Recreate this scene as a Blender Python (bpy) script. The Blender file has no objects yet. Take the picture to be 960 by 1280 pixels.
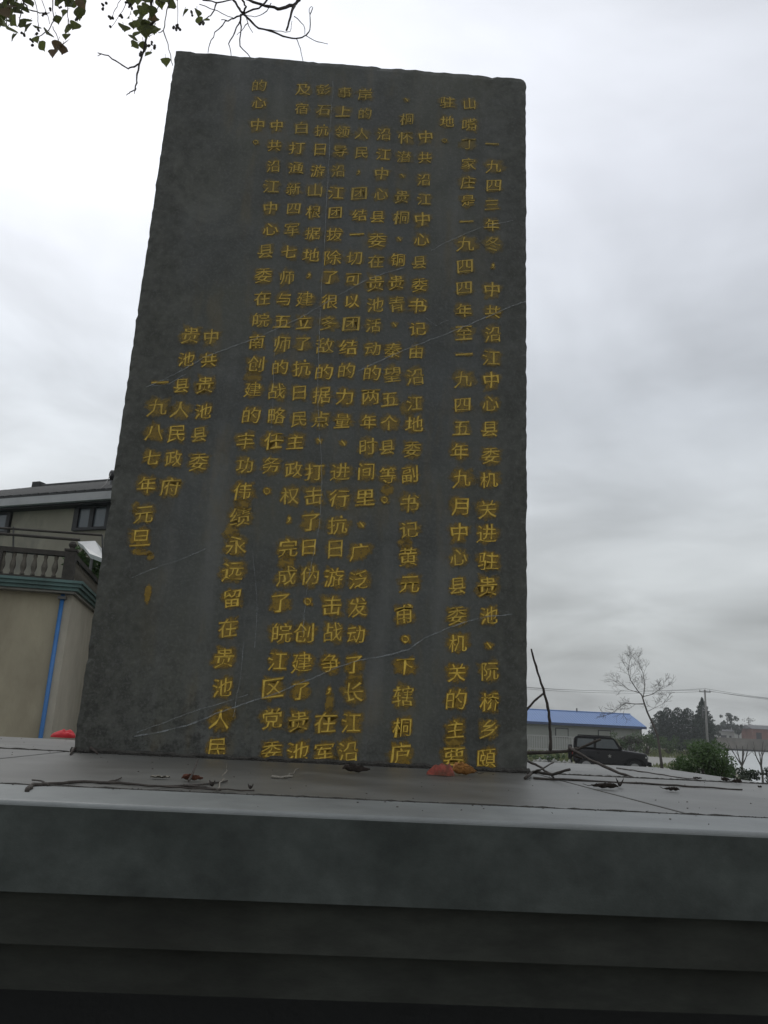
import bpy, bmesh, math, random
from mathutils import Vector, Matrix, noise
rnd = random.Random(7)
S = bpy.context.scene
COL = S.collection
R = math.radians

# ------------------------------------------------------------------ camera
CAM = Vector((0.096, -2.163, 0.107)); PITCH, ROLL, YAW, FPX = 0.267, 0.0486, 0.040, 970.0
_f = Vector((math.sin(YAW)*math.cos(PITCH), math.cos(YAW)*math.cos(PITCH), math.sin(PITCH)))
_r0 = Vector((math.cos(YAW), -math.sin(YAW), 0)); _u0 = _r0.cross(_f)
_r = _r0*math.cos(ROLL) + _u0*math.sin(ROLL); _u = -_r0*math.sin(ROLL) + _u0*math.cos(ROLL)
cd = bpy.data.cameras.new('camera'); cam = bpy.data.objects.new('camera', cd); COL.objects.link(cam)
cam.matrix_world = Matrix(((_r.x, _u.x, -_f.x, CAM.x), (_r.y, _u.y, -_f.y, CAM.y), (_r.z, _u.z, -_f.z, CAM.z), (0, 0, 0, 1)))
cd.sensor_fit = 'VERTICAL'; cd.sensor_height = 36; cd.lens = FPX/1280*36; cd.clip_start = 0.02; cd.clip_end = 5000
S.camera = cam
def ray(px, py): return (_f + _r*((px-480)/FPX) + _u*((640-py)/FPX))
def PD(px, py, d): return CAM + ray(px, py)*d                 # point at a depth along the view axis
def PY(px, py, y): v = ray(px, py); return CAM + v*((y-CAM.y)/v.y)   # point on the plane y
def PZ(px, py, z): v = ray(px, py); return CAM + v*((z-CAM.z)/v.z)   # point on the plane z

# ------------------------------------------------------------------ world, sun, exposure
SUN_EL, SUN_AZ = R(48), R(-28)
W = bpy.data.worlds.new('World'); S.world = W; W.use_nodes = True
nt = W.node_tree; N = nt.nodes; L = nt.links; N.clear()
def nd(t, **k):
    n = N.new(t)
    for a, b in k.items(): setattr(n, a, b)
    return n
out = nd('ShaderNodeOutputWorld'); bg = nd('ShaderNodeBackground'); bg.inputs['Strength'].default_value = 0.1
L.new(bg.outputs[0], out.inputs[0])
sky = nd('ShaderNodeTexSky', sky_type='NISHITA'); sky.sun_disc = False; sky.sun_elevation = SUN_EL; sky.sun_rotation = SUN_AZ; sky.air_density = 1.5; sky.dust_density = 4
tc = nd('ShaderNodeTexCoord'); sp = nd('ShaderNodeSeparateXYZ'); L.new(tc.outputs['Generated'], sp.inputs[0])
def m_(op, a, b=None, c=None, clamp=False):
    n = nd('ShaderNodeMath', operation=op); n.use_clamp = clamp
    for i, v in enumerate((a, b, c)):
        if v is None: continue
        if isinstance(v, (int, float)): n.inputs[i].default_value = v
        else: L.new(v, n.inputs[i])
    return n.outputs[0]
zc = m_('MAXIMUM', sp.outputs['Z'], 0.0)
inv = m_('DIVIDE', 1.0, m_('ADD', zc, 0.16))
cx = nd('ShaderNodeCombineXYZ'); L.new(m_('MULTIPLY', sp.outputs['X'], inv), cx.inputs[0]); L.new(m_('MULTIPLY', sp.outputs['Y'], inv), cx.inputs[1])
n1 = nd('ShaderNodeTexNoise'); n1.inputs['Scale'].default_value = 1.25; n1.inputs['Detail'].default_value = 5; n1.inputs['Roughness'].default_value = 0.5; n1.inputs['Distortion'].default_value = 0.5
L.new(cx.outputs[0], n1.inputs['Vector'])
mp = nd('ShaderNodeMapping'); mp.inputs['Scale'].default_value = (1.0, 1.0, 4.2); L.new(tc.outputs['Generated'], mp.inputs[0])
n2 = nd('ShaderNodeTexNoise'); n2.inputs['Scale'].default_value = 1.7; n2.inputs['Detail'].default_value = 4; n2.inputs['Roughness'].default_value = 0.5
L.new(mp.outputs[0], n2.inputs['Vector'])
cr = nd('ShaderNodeValToRGB'); e = cr.color_ramp.elements
e[0].position = 0.0; e[0].color = (.44, .462, .468, 1); e[1].position = 1.0; e[1].color = (.72, .74, .78, 1)
for p, c in ((.10, (.475, .50, .508)), (.22, (.56, .59, .61)), (.38, (.63, .67, .72)), (.62, (.69, .72, .785))):
    q = e.new(p); q.color = (*c, 1)
L.new(zc, cr.inputs[0])
# overcast brightening round the hidden sun
sd = Vector((math.sin(SUN_AZ)*math.cos(SUN_EL), math.cos(SUN_AZ)*math.cos(SUN_EL), math.sin(SUN_EL)))
vm = nd('ShaderNodeVectorMath', operation='DOT_PRODUCT'); L.new(tc.outputs['Generated'], vm.inputs[0]); vm.inputs[1].default_value = sd
lobe = m_('POWER', m_('MAXIMUM', vm.outputs['Value'], 0.0), 7.0)
f1 = m_('MULTIPLY_ADD', n1.outputs['Fac'], 1.15, 0.425)
f2 = m_('MULTIPLY_ADD', n2.outputs['Fac'], 0.50, 0.75)
fac = m_('MULTIPLY', m_('MULTIPLY', f1, f2), m_('MULTIPLY_ADD', lobe, 0.55, 0.98))
sc = nd('ShaderNodeVectorMath', operation='SCALE'); L.new(cr.outputs[0], sc.inputs[0]); L.new(m_('MULTIPLY', fac, 10.0), sc.inputs['Scale'])
mx = nd('ShaderNodeMix', data_type='RGBA'); mx.inputs[0].default_value = 0.96
L.new(sky.outputs[0], mx.inputs[6]); L.new(sc.outputs[0], mx.inputs[7]); L.new(mx.outputs[2], bg.inputs[0])
sl = bpy.data.lights.new('sun', 'SUN'); sl.energy = 0.5; sl.angle = R(25); sl.color = (1, .96, .9)
so = bpy.data.objects.new('sun', sl); COL.objects.link(so); so.rotation_euler = (-sd).to_track_quat('-Z', 'Y').to_euler()
S.view_settings.view_transform = 'Standard'; S.view_settings.look = 'None'; S.view_settings.gamma = 1; S.view_settings.exposure = 0.0

# ------------------------------------------------------------------ materials
def mat(name, col, rough=.7, var=.25, scale=6, bump=.15, bscale=60, col2=None, spec=.5, metal=0, detail=6, c2amt=(.45, .6), c2scale=3, bdist=.01, trans=0, stretch=None, vtint=0):
    m = bpy.data.materials.new(name); m.use_nodes = True; t = m.node_tree; n = t.nodes; l = t.links
    b = n['Principled BSDF']; b.inputs['Roughness'].default_value = rough; b.inputs['Metallic'].default_value = metal; b.inputs['Specular IOR Level'].default_value = spec
    tcn = n.new('ShaderNodeTexCoord'); src = tcn.outputs['Object']
    if stretch:
        mpn = n.new('ShaderNodeMapping'); mpn.inputs['Scale'].default_value = stretch; l.new(src, mpn.inputs[0]); src = mpn.outputs[0]
    a = n.new('ShaderNodeTexNoise'); a.inputs['Scale'].default_value = scale; a.inputs['Detail'].default_value = detail; a.inputs['Roughness'].default_value = .62; l.new(src, a.inputs['Vector'])
    rp = n.new('ShaderNodeMapRange'); rp.inputs[1].default_value = .3; rp.inputs[2].default_value = .7; rp.inputs[3].default_value = 1-var; rp.inputs[4].default_value = 1+var; l.new(a.outputs['Fac'], rp.inputs[0])
    base = n.new('ShaderNodeRGB'); base.outputs[0].default_value = (*col, 1); cur = base.outputs[0]
    if col2:
        c = n.new('ShaderNodeTexNoise'); c.inputs['Scale'].default_value = c2scale; c.inputs['Detail'].default_value = 8; c.inputs['Roughness'].default_value = .65; l.new(src, c.inputs['Vector'])
        r2 = n.new('ShaderNodeMapRange'); r2.inputs[1].default_value = c2amt[0]; r2.inputs[2].default_value = c2amt[1]; l.new(c.outputs['Fac'], r2.inputs[0])
        x = n.new('ShaderNodeMix'); x.data_type = 'RGBA'; l.new(r2.outputs[0], x.inputs[0]); l.new(cur, x.inputs[6]); x.inputs[7].default_value = (*col2, 1); cur = x.outputs[2]
    if vtint:
        oi = n.new('ShaderNodeObjectInfo'); mr = n.new('ShaderNodeMapRange'); mr.inputs[3].default_value = 1-vtint; mr.inputs[4].default_value = 1+vtint; l.new(oi.outputs['Random'], mr.inputs[0])
        v0 = n.new('ShaderNodeVectorMath'); v0.operation = 'SCALE'; l.new(cur, v0.inputs[0]); l.new(mr.outputs[0], v0.inputs['Scale']); cur = v0.outputs[0]
    v = n.new('ShaderNodeVectorMath'); v.operation = 'SCALE'; l.new(cur, v.inputs[0]); l.new(rp.outputs[0], v.inputs['Scale'])
    l.new(v.outputs[0], b.inputs['Base Color'])
    if bump:
        bn = n.new('ShaderNodeTexNoise'); bn.inputs['Scale'].default_value = bscale; bn.inputs['Detail'].default_value = 6; l.new(src, bn.inputs['Vector'])
        bb = n.new('ShaderNodeBump'); bb.inputs['Strength'].default_value = bump; bb.inputs['Distance'].default_value = bdist; l.new(bn.outputs['Fac'], bb.inputs['Height']); l.new(bb.outputs[0], b.inputs['Normal'])
    if trans:
        tr = n.new('ShaderNodeBsdfTranslucent'); l.new(v.outputs[0], tr.inputs[0]); ms = n.new('ShaderNodeMixShader'); ms.inputs[0].default_value = trans
        l.new(b.outputs[0], ms.inputs[1]); l.new(tr.outputs[0], ms.inputs[2]); l.new(ms.outputs[0], n['Material Output'].inputs[0])
    m['_v'] = v.name; m['_src'] = 0
    return m
M = {}
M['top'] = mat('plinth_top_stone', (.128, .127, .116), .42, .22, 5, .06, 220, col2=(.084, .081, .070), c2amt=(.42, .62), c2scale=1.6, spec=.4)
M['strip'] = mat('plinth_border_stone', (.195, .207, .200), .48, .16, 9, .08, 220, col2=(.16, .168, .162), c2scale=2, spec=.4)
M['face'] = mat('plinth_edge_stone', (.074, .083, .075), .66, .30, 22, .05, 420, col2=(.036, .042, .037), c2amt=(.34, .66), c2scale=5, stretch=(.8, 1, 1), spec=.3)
M['course'] = mat('plinth_course_stone_shaded', (.052, .055, .046), .75, .32, 16, .06, 300, col2=(.030, .031, .025), c2amt=(.36, .66), c2scale=5, stretch=(.6, 1, 1.6), spec=.3)  # darker than the edge stone: overhang shade is put into the colour
M['core'] = mat('plinth_core_granite_shaded', (.014, .015, .015), .6, .2, 10, .1, 100)  # black granite, darkened further so the colour holds the recess shade
M['mortar'] = mat('mortar', (.05, .047, .04), .95, .4, 60, .8, 200)
M['twig'] = mat('twig_bark', (.055, .046, .038), .85, .3, 60, .5, 150)
M['bark'] = mat('tree_bark', (.07, .06, .05), .9, .3, 20, .6, 60)
M['farbark'] = mat('pale_bark', (.10, .095, .085), .9, .2, 20, 0)
M['leaf'] = mat('tallow_leaf', (.115, .135, .035), .6, .3, 20, 0, trans=.5, vtint=.35, col2=(.06, .07, .02), c2scale=12)
M['leafred'] = mat('tallow_leaf_reddish', (.13, .085, .035), .6, .3, 20, 0, trans=.3, vtint=.3)
M['berry'] = mat('tallow_fruit', (.05, .045, .03), .7, .2, 20, 0)
M['deadleaf'] = mat('dry_leaf', (.05, .038, .03), .8, .35, 80, .4, 200)
M['redpetal'] = mat('red_leaf', (.30, .060, .038), .75, .35, 60, .4, 200, col2=(.12, .045, .025), c2scale=22)
M['brownleaf'] = mat('reddish_brown_leaf', (.16, .06, .035), .75, .4, 60, .4, 200)
M['orangeleaf'] = mat('orange_leaf', (.42, .19, .05), .7, .35, 90, .4, 200, col2=(.2, .10, .03), c2scale=40)
M['redcloth'] = mat('red_cloth', (.62, .02, .03), .6, .2, 20, .3, 80)
M['pale'] = mat('pale_scrap', (.24, .22, .18), .7, .2, 60, .2, 100)
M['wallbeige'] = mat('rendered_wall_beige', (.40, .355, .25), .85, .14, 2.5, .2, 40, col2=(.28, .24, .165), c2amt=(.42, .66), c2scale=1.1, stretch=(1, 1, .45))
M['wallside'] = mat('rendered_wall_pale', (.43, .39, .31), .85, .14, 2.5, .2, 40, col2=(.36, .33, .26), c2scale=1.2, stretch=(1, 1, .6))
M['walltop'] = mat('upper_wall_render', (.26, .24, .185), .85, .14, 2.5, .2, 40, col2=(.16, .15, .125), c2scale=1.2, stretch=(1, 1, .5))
M['bluepipe'] = mat('blue_pipe', (.04, .16, .40), .5, .12, 8, 0)
M['teal'] = mat('teal_moulding', (.11, .19, .175), .65, .2, 6, .1, 50, col2=(.06, .10, .09), c2scale=3)
M['cornice'] = mat('weathered_cornice', (.26, .25, .22), .8, .2, 6, .1, 50)
M['balu'] = mat('weathered_baluster', (.13, .115, .09), .85, .35, 12, .3, 60, col2=(.04, .036, .03), c2scale=6)
M['post'] = mat('dark_weathered_post', (.045, .040, .033), .85, .35, 12, .3, 60)
M['tile'] = mat('grey_roof_tile', (.034, .036, .034), .8, .3, 5, .2, 30)
M['fascia'] = mat('concrete_fascia', (.36, .36, .355), .8, .12, 3, .1, 40)
M['dark'] = mat('dark_frame', (.022, .022, .022), .6, .2, 5, 0)
M['glass'] = mat('window_glass', (.10, .115, .125), .15, .1, 2, 0, spec=.6)
M['metal'] = mat('grey_metal', (.12, .12, .115), .5, .2, 10, 0, metal=.5)
M['white'] = mat('white_sheet', (.62, .62, .60), .6, .08, 4, 0)
M['green'] = mat('shrub_leaf', (.055, .095, .028), .6, .4, 4, 0, trans=.25)
M['green2'] = mat('bright_shrub_leaf', (.058, .105, .030), .6, .4, 4, 0, trans=.25)
M['hedge'] = mat('hedge_leaf', (.030, .048, .022), .6, .4, 4, 0, trans=.15)
M['pine'] = mat('conifer_needles', (.030, .045, .030), .7, .4, .6, 0, trans=.1)
M['fartree'] = mat('far_tree_leaf', (.04, .055, .035), .7, .35, .5, 0, trans=.1)
M['ground'] = mat('ground_soil', (.17, .155, .12), .95, .25, .6, .3, 8, col2=(.07, .085, .03), c2amt=(.45, .55), c2scale=.12)
M['grass'] = mat('grass_blades', (.12, .14, .05), .8, .3, 1, 0, trans=.2)
M['path'] = mat('gravel_path', (.24, .235, .21), .9, .15, 2, .2, 20)
M['paving'] = mat('dark_concrete_paving', (.07, .07, .065), .85, .2, 2, .2, 30)
M['water'] = mat('pond_water', (.42, .44, .43), .30, .08, .05, 0, spec=.5)  # pale base colour stands in for part of the sky reflection
M['embank'] = mat('embankment_wall', (.14, .125, .10), .9, .25, .35, .2, 1, col2=(.20, .18, .15), c2scale=.15)
M['blueroof'] = mat('blue_steel_roof', (.16, .25, .45), .5, .07, .12, 0)
M['bluedark'] = mat('dark_blue_eave', (.05, .07, .13), .6, .1, .1, 0)
M['wareh'] = mat('warehouse_wall', (.27, .28, .25), .85, .10, .15, 0, col2=(.22, .225, .20), c2scale=.08)
M['fence'] = mat('pale_fence', (.34, .34, .32), .8, .1, 2, 0)
M['carblack'] = mat('black_car_paint', (.010, .009, .010), .4, .1, 3, 0, spec=.4)
M['cartop'] = mat('black_soft_top', (.010, .010, .010), .85, .2, 8, 0, spec=.2)
M['carglass'] = mat('car_glass', (.10, .11, .115), .10, .1, 3, 0, spec=.8)
M['rubber'] = mat('rubber', (.015, .015, .015), .9, .1, 8, 0)
M['rim'] = mat('alloy_rim', (.28, .28, .28), .4, .1, 8, 0, metal=.7)
M['lamp'] = mat('lamp_lens', (.4, .4, .38), .2, .1, 8, 0)
M['redlamp'] = mat('rear_lamp_lens', (.25, .02, .02), .2, .1, 8, 0)
M['concrete'] = mat('pole_concrete', (.22, .215, .20), .85, .15, 3, 0)
M['brick'] = mat('far_brick', (.20, .10, .075), .9, .2, .6, 0)
M['farwhite'] = mat('far_white_wall', (.42, .42, .39), .9, .12, .3, 0)
M['farroof'] = mat('far_roof_tile', (.14, .14, .14), .85, .2, .8, 0)
M['stonewhite'] = mat('white_stone', (.24, .24, .22), .8, .25, 4, .3, 20)

def stele_mat():
    m = bpy.data.materials.new('stele_stone'); m.use_nodes = True; t = m.node_tree; n = t.nodes; l = t.links
    b = n['Principled BSDF']; b.inputs['Roughness'].default_value = .62; b.inputs['Specular IOR Level'].default_value = .3
    tcn = n.new('ShaderNodeTexCoord'); O = tcn.outputs['Object']
    def nz(scale, det=6, rough=.6, st=None, dist=0):
        s = O
        if st:
            q = n.new('ShaderNodeMapping'); q.inputs['Scale'].default_value = st; l.new(O, q.inputs[0]); s = q.outputs[0]
        a = n.new('ShaderNodeTexNoise'); a.inputs['Scale'].default_value = scale; a.inputs['Detail'].default_value = det; a.inputs['Roughness'].default_value = rough; a.inputs['Distortion'].default_value = dist
        l.new(s, a.inputs['Vector']); return a.outputs['Fac']
    def mr(v, a, b_, c=0, d=1):
        q = n.new('ShaderNodeMapRange'); q.interpolation_type = 'SMOOTHSTEP'; l.new(v, q.inputs[0])
        for i, x in zip((1, 2, 3, 4), (a, b_, c, d)): q.inputs[i].default_value = x
        return q.outputs[0]
    def mth(op, a, b_=None):
        q = n.new('ShaderNodeMath'); q.operation = op
        for i, x in enumerate((a, b_)):
            if x is None: continue
            if isinstance(x, (int, float)): q.inputs[i].default_value = x
            else: l.new(x, q.inputs[i])
        return q.outputs[0]
    def mix(f, a, c):
        q = n.new('ShaderNodeMix'); q.data_type = 'RGBA'
        l.new(f, q.inputs[0])
        for i, x in ((6, a), (7, c)):
            if isinstance(x, tuple): q.inputs[i].default_value = (*x, 1)
            else: l.new(x, q.inputs[i])
        return q.outputs[2]
    s = n.new('ShaderNodeSeparateXYZ'); l.new(O, s.inputs[0])
    # broad variation between warm grey and blue grey
    c = mix(mr(nz(2.1, 4), .38, .62), (.088, .090, .074), (.080, .085, .081))
    # vertical weathering streaks
    c = mix(mth('MULTIPLY', mr(nz(9, 5, .6, (1, 1, .12)), .50, .72), .75), c, (.128, .130, .120))
    c = mix(mth('MULTIPLY', mr(nz(14, 5, .6, (1, 1, .10)), .52, .75), .5), c, (.060, .063, .058))
    # lichen-dark bands along both side margins: |x| grows, edge broken by noise
    ax = mth('ABSOLUTE', s.outputs['X'])
    edge = mr(mth('ADD', ax, mth('MULTIPLY', nz(3.5, 8, .7), .40)), .58, .78)
    spots = mr(nz(30, 8, .78), .44, .56)
    c = mix(mth('MULTIPLY', mth('MULTIPLY', edge, spots), .90), c, (.030, .031, .027))
    c = mix(mth('MULTIPLY', edge, .55), c, (.066, .067, .054))
    # black growth on the lower left and foot
    foot = mr(mth('ADD', mth('ADD', s.outputs['Z'], mth('MULTIPLY', s.outputs['X'], .35)), mth('MULTIPLY', nz(9, 8, .7), -.5)), -.42, .02, 1, 0)
    c = mix(mth('MULTIPLY', mth('MULTIPLY', foot, mr(nz(26, 8, .78), .46, .57)), .8), c, (.026, .026, .023))
    c = mix(mth('MULTIPLY', mr(nz(4.2, 9, .72), .46, .64), .6), c, (.056, .056, .046))
    c = mix(mth('MULTIPLY', mr(nz(5.5, 9, .72, None, 1.0), .50, .68), .42), c, (.128, .130, .110))
    # fine mottling and grain
    c = mix(mth('MULTIPLY', mr(nz(120, 3, .6), .45, .7), .40), c, (.150, .150, .138))
    c = mix(mth('MULTIPLY', mr(nz(60, 6, .7), .5, .68), .30), c, (.050, .051, .046))
    # faint ochre runs where paint has bled
    c = mix(mth('MULTIPLY', mth('MULTIPLY', mr(nz(12, 6, .6, (1, 1, .3)), .5, .68), mr(ax, .36, .52, 1, 0)), .22), c, (.17, .125, .055))
    l.new(c, b.inputs['Base Color'])
    l.new(mr(nz(7, 6), .3, .7, .5, .75), b.inputs['Roughness'])
    bp = n.new('ShaderNodeBump'); bp.inputs['Strength'].default_value = .35; bp.inputs['Distance'].default_value = .004
    l.new(mth('ADD', nz(45, 8, .7), mth('MULTIPLY', nz(6, 3), .6)), bp.inputs['Height']); l.new(bp.outputs[0], b.inputs['Normal'])
    return m
M['stele'] = stele_mat()
def paint_mat(name, col, col2, alpha_mode):
    m = bpy.data.materials.new(name); m.use_nodes = True; t = m.node_tree; n = t.nodes; l = t.links
    b = n['Principled BSDF']; b.inputs['Roughness'].default_value = .6; b.inputs['Specular IOR Level'].default_value = .3
    g = n.new('ShaderNodeNewGeometry'); oi = n.new('ShaderNodeObjectInfo')
    a = n.new('ShaderNodeTexNoise'); a.inputs['Scale'].default_value = 55; a.inputs['Detail'].default_value = 5; a.inputs['Roughness'].default_value = .7; l.new(g.outputs['Position'], a.inputs['Vector'])
    f = n.new('ShaderNodeMapRange'); f.inputs[1].default_value = .35; f.inputs[2].default_value = .65; l.new(a.outputs['Fac'], f.inputs[0])
    x = n.new('ShaderNodeMix'); x.data_type = 'RGBA'; l.new(f.outputs[0], x.inputs[0]); x.inputs[6].default_value = (*col, 1); x.inputs[7].default_value = (*col2, 1)
    # paint higher on the stone has weathered duller
    s = n.new('ShaderNodeSeparateXYZ'); l.new(g.outputs['Position'], s.inputs[0])
    w = n.new('ShaderNodeMapRange'); w.inputs[1].default_value = .3; w.inputs[2].default_value = 2.1; w.inputs[3].default_value = 0; w.inputs[4].default_value = .55; l.new(s.outputs['Z'], w.inputs[0])
    rr = n.new('ShaderNodeMath'); rr.operation = 'MULTIPLY_ADD'; l.new(oi.outputs['Random'], rr.inputs[0]); rr.inputs[1].default_value = .25; l.new(w.outputs[0], rr.inputs[2])
    y = n.new('ShaderNodeMix'); y.data_type = 'RGBA'; l.new(rr.outputs[0], y.inputs[0]); l.new(x.outputs[2], y.inputs[6]); y.inputs[7].default_value = (.25, .195, .065, 1)
    l.new(y.outputs[2], b.inputs['Base Color'])
    bq = n.new('ShaderNodeBump'); bq.inputs['Strength'].default_value = .35; bq.inputs['Distance'].default_value = .003; l.new(a.outputs['Fac'], bq.inputs['Height']); l.new(bq.outputs[0], b.inputs['Normal'])
    tr = n.new('ShaderNodeBsdfTransparent'); ms = n.new('ShaderNodeMixShader')
    a2 = n.new('ShaderNodeTexNoise'); a2.inputs['Scale'].default_value = 95 if alpha_mode else 160; a2.inputs['Detail'].default_value = 6; a2.inputs['Roughness'].default_value = .7; l.new(g.outputs['Position'], a2.inputs['Vector'])
    if alpha_mode:
        at = n.new('ShaderNodeAttribute'); at.attribute_name = 'cover'
        ad = n.new('ShaderNodeMath'); ad.operation = 'ADD'; l.new(at.outputs['Fac'], ad.inputs[0])
        sb = n.new('ShaderNodeMath'); sb.operation = 'SUBTRACT'; l.new(a2.outputs['Fac'], sb.inputs[0]); sb.inputs[1].default_value = .5
        s3 = n.new('ShaderNodeMath'); s3.operation = 'MULTIPLY'; l.new(sb.outputs[0], s3.inputs[0]); s3.inputs[1].default_value = 1.6; l.new(s3.outputs[0], ad.inputs[1])
        q = n.new('ShaderNodeMapRange'); q.interpolation_type = 'SMOOTHSTEP'; q.inputs[1].default_value = .12; q.inputs[2].default_value = .85; q.inputs[4].default_value = .80; l.new(ad.outputs[0], q.inputs[0])
        wt = n.new('ShaderNodeMapRange'); wt.inputs[1].default_value = .4; wt.inputs[2].default_value = 2.0; wt.inputs[3].default_value = .84; wt.inputs[4].default_value = .50; l.new(s.outputs['Z'], wt.inputs[0]); l.new(wt.outputs[0], q.inputs[4])
    else:
        q = n.new('ShaderNodeMapRange'); q.inputs[1].default_value = .30; q.inputs[2].default_value = .46; q.inputs[3].default_value = .35; l.new(a2.outputs['Fac'], q.inputs[0])
    l.new(q.outputs[0], ms.inputs[0]); l.new(tr.outputs[0], ms.inputs[1]); l.new(b.outputs[0], ms.inputs[2]); l.new(ms.outputs[0], n['Material Output'].inputs[0])
    return m
M['gold'] = paint_mat('gold_paint', (.86, .60, .10), (.58, .37, .055), False)
M['smear'] = paint_mat('ochre_paint_smear', (.33, .205, .026), (.23, .14, .020), True)
def vein_mat():
    m = mat('pale_vein', (.33, .35, .35), .6, .2, 20, 0); t = m.node_tree; n = t.nodes; l = t.links
    a = n.new('ShaderNodeTexNoise'); a.inputs['Scale'].default_value = 28; a.inputs['Detail'].default_value = 6; a.inputs['Roughness'].default_value = .75
    tcn = n.new('ShaderNodeTexCoord'); l.new(tcn.outputs['Object'], a.inputs['Vector'])
    oi = n.new('ShaderNodeObjectInfo')
    q = n.new('ShaderNodeMapRange'); q.inputs[1].default_value = .36; q.inputs[2].default_value = .60; q.inputs[3].default_value = .12; l.new(a.outputs['Fac'], q.inputs[0]); q.inputs[4].default_value = .62
    tr = n.new('ShaderNodeBsdfTransparent'); ms = n.new('ShaderNodeMixShader'); l.new(q.outputs[0], ms.inputs[0]); l.new(tr.outputs[0], ms.inputs[1]); l.new(n['Principled BSDF'].outputs[0], ms.inputs[2]); l.new(ms.outputs[0], n['Material Output'].inputs[0])
    return m
M['vein'] = vein_mat()

# ------------------------------------------------------------------ mesh helpers
class MB:
    def __init__(s): s.v = []; s.f = []; s.mi = []
    def add(s, vs, fs, mi=0):
        o = len(s.v); s.v += [tuple(x) for x in vs]; s.f += [tuple(i+o for i in f) for f in fs]; s.mi += [mi]*len(fs); return s
    def box(s, x0, x1, y0, y1, z0, z1, mi=0):
        return s.add([(x0, y0, z0), (x1, y0, z0), (x1, y1, z0), (x0, y1, z0), (x0, y0, z1), (x1, y0, z1), (x1, y1, z1), (x0, y1, z1)],
                     [(0, 3, 2, 1), (4, 5, 6, 7), (0, 1, 5, 4), (1, 2, 6, 5), (2, 3, 7, 6), (3, 0, 4, 7)], mi)
    def tube(s, pts, rad, sides=6, mi=0):
        pts = [Vector(p) for p in pts]; n = len(pts)
        if not isinstance(rad, (list, tuple)): rad = [rad]*n
        elif len(rad) == 2 and n > 2: rad = [rad[0]+(rad[1]-rad[0])*i/(n-1) for i in range(n)]
        vs = []; fs = []; prev = None
        for i, p in enumerate(pts):
            t = (pts[min(i+1, n-1)]-pts[max(i-1, 0)]).normalized()
            if prev is None:
                a = t.orthogonal().normalized()
            else:
                a = (prev - t*prev.dot(t)); a = a.normalized() if a.length > 1e-6 else t.orthogonal().normalized()
            prev = a; b = t.cross(a)
            for k in range(sides):
                w = 2*math.pi*k/sides; vs.append(p + (a*math.cos(w)+b*math.sin(w))*rad[i])
        for i in range(n-1):
            for k in range(sides):
                k2 = (k+1) % sides; fs.append((i*sides+k, i*sides+k2, (i+1)*sides+k2, (i+1)*sides+k))
        fs.append(tuple(range(sides-1, -1, -1))); fs.append(tuple((n-1)*sides+k for k in range(sides)))
        return s.add(vs, fs, mi)
    def lathe(s, prof, c=(0, 0, 0), sides=10, mi=0, axis='z'):
        vs = []; fs = []; n = len(prof)
        for r, h in prof:
            for k in range(sides):
                w = 2*math.pi*k/sides; a, b = r*math.cos(w), r*math.sin(w)
                v = (a, b, h) if axis == 'z' else ((a, h, b) if axis == 'y' else (h, a, b))
                vs.append((c[0]+v[0], c[1]+v[1], c[2]+v[2]))
        for i in range(n-1):
            for k in range(sides):
                k2 = (k+1) % sides; fs.append((i*sides+k, i*sides+k2, (i+1)*sides+k2, (i+1)*sides+k))
        fs.append(tuple(range(sides-1, -1, -1))); fs.append(tuple((n-1)*sides+k for k in range(sides)))
        return s.add(vs, fs, mi)
    def prism(s, poly, y0, y1, mi=0):      # polygon in x,z extruded along y
        n = len(poly); vs = [(x, y0, z) for x, z in poly]+[(x, y1, z) for x, z in poly]
        fs = [tuple(range(n)), tuple(range(2*n-1, n-1, -1))]+[(i, i+n, (i+1) % n+n, (i+1) % n) for i in range(n)]
        return s.add(vs, fs, mi)
    def mesh(s, name, mats, smooth=False):
        me = bpy.data.meshes.new(name); me.from_pydata(s.v, [], s.f)
        for m in (mats if isinstance(mats, (list, tuple)) else [mats]): me.materials.append(m)
        me.polygons.foreach_set('material_index', s.mi)
        me.update()
        bm = bmesh.new(); bm.from_mesh(me)
        if len(bm.faces) < 60000: bmesh.ops.recalc_face_normals(bm, faces=bm.faces)
        bm.to_mesh(me); bm.free()
        if smooth: me.polygons.foreach_set('use_smooth', [True]*len(me.polygons)); 
        return me
    def obj(s, name, mats, parent=None, smooth=False, bevel=0):
        o = bpy.data.objects.new(name, s.mesh(name, mats, smooth)); COL.objects.link(o)
        if parent: o.parent = parent
        if bevel:
            b = o.modifiers.new('bevel', 'BEVEL'); b.width = bevel; b.segments = 2; b.limit_method = 'ANGLE'
        return o
def inst(name, me, parent=None, loc=(0, 0, 0), rot=(0, 0, 0), scale=(1, 1, 1)):
    o = bpy.data.objects.new(name, me); COL.objects.link(o); o.parent = parent; o.location = loc; o.rotation_euler = rot; o.scale = scale; return o
def tag(o, label, cat, group=None, kind=None):
    o['label'] = label; o['category'] = cat
    if group: o['group'] = group
    if kind: o['kind'] = kind
    return o
def struct(o): o['kind'] = 'structure'; return o
def empty(name, loc=(0, 0, 0), rz=0):
    o = bpy.data.objects.new(name, None); COL.objects.link(o); o.location = loc; o.rotation_euler = (0, 0, rz); return o

GZ = -1.80      # ground level below the plinth top (z = 0)
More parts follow.
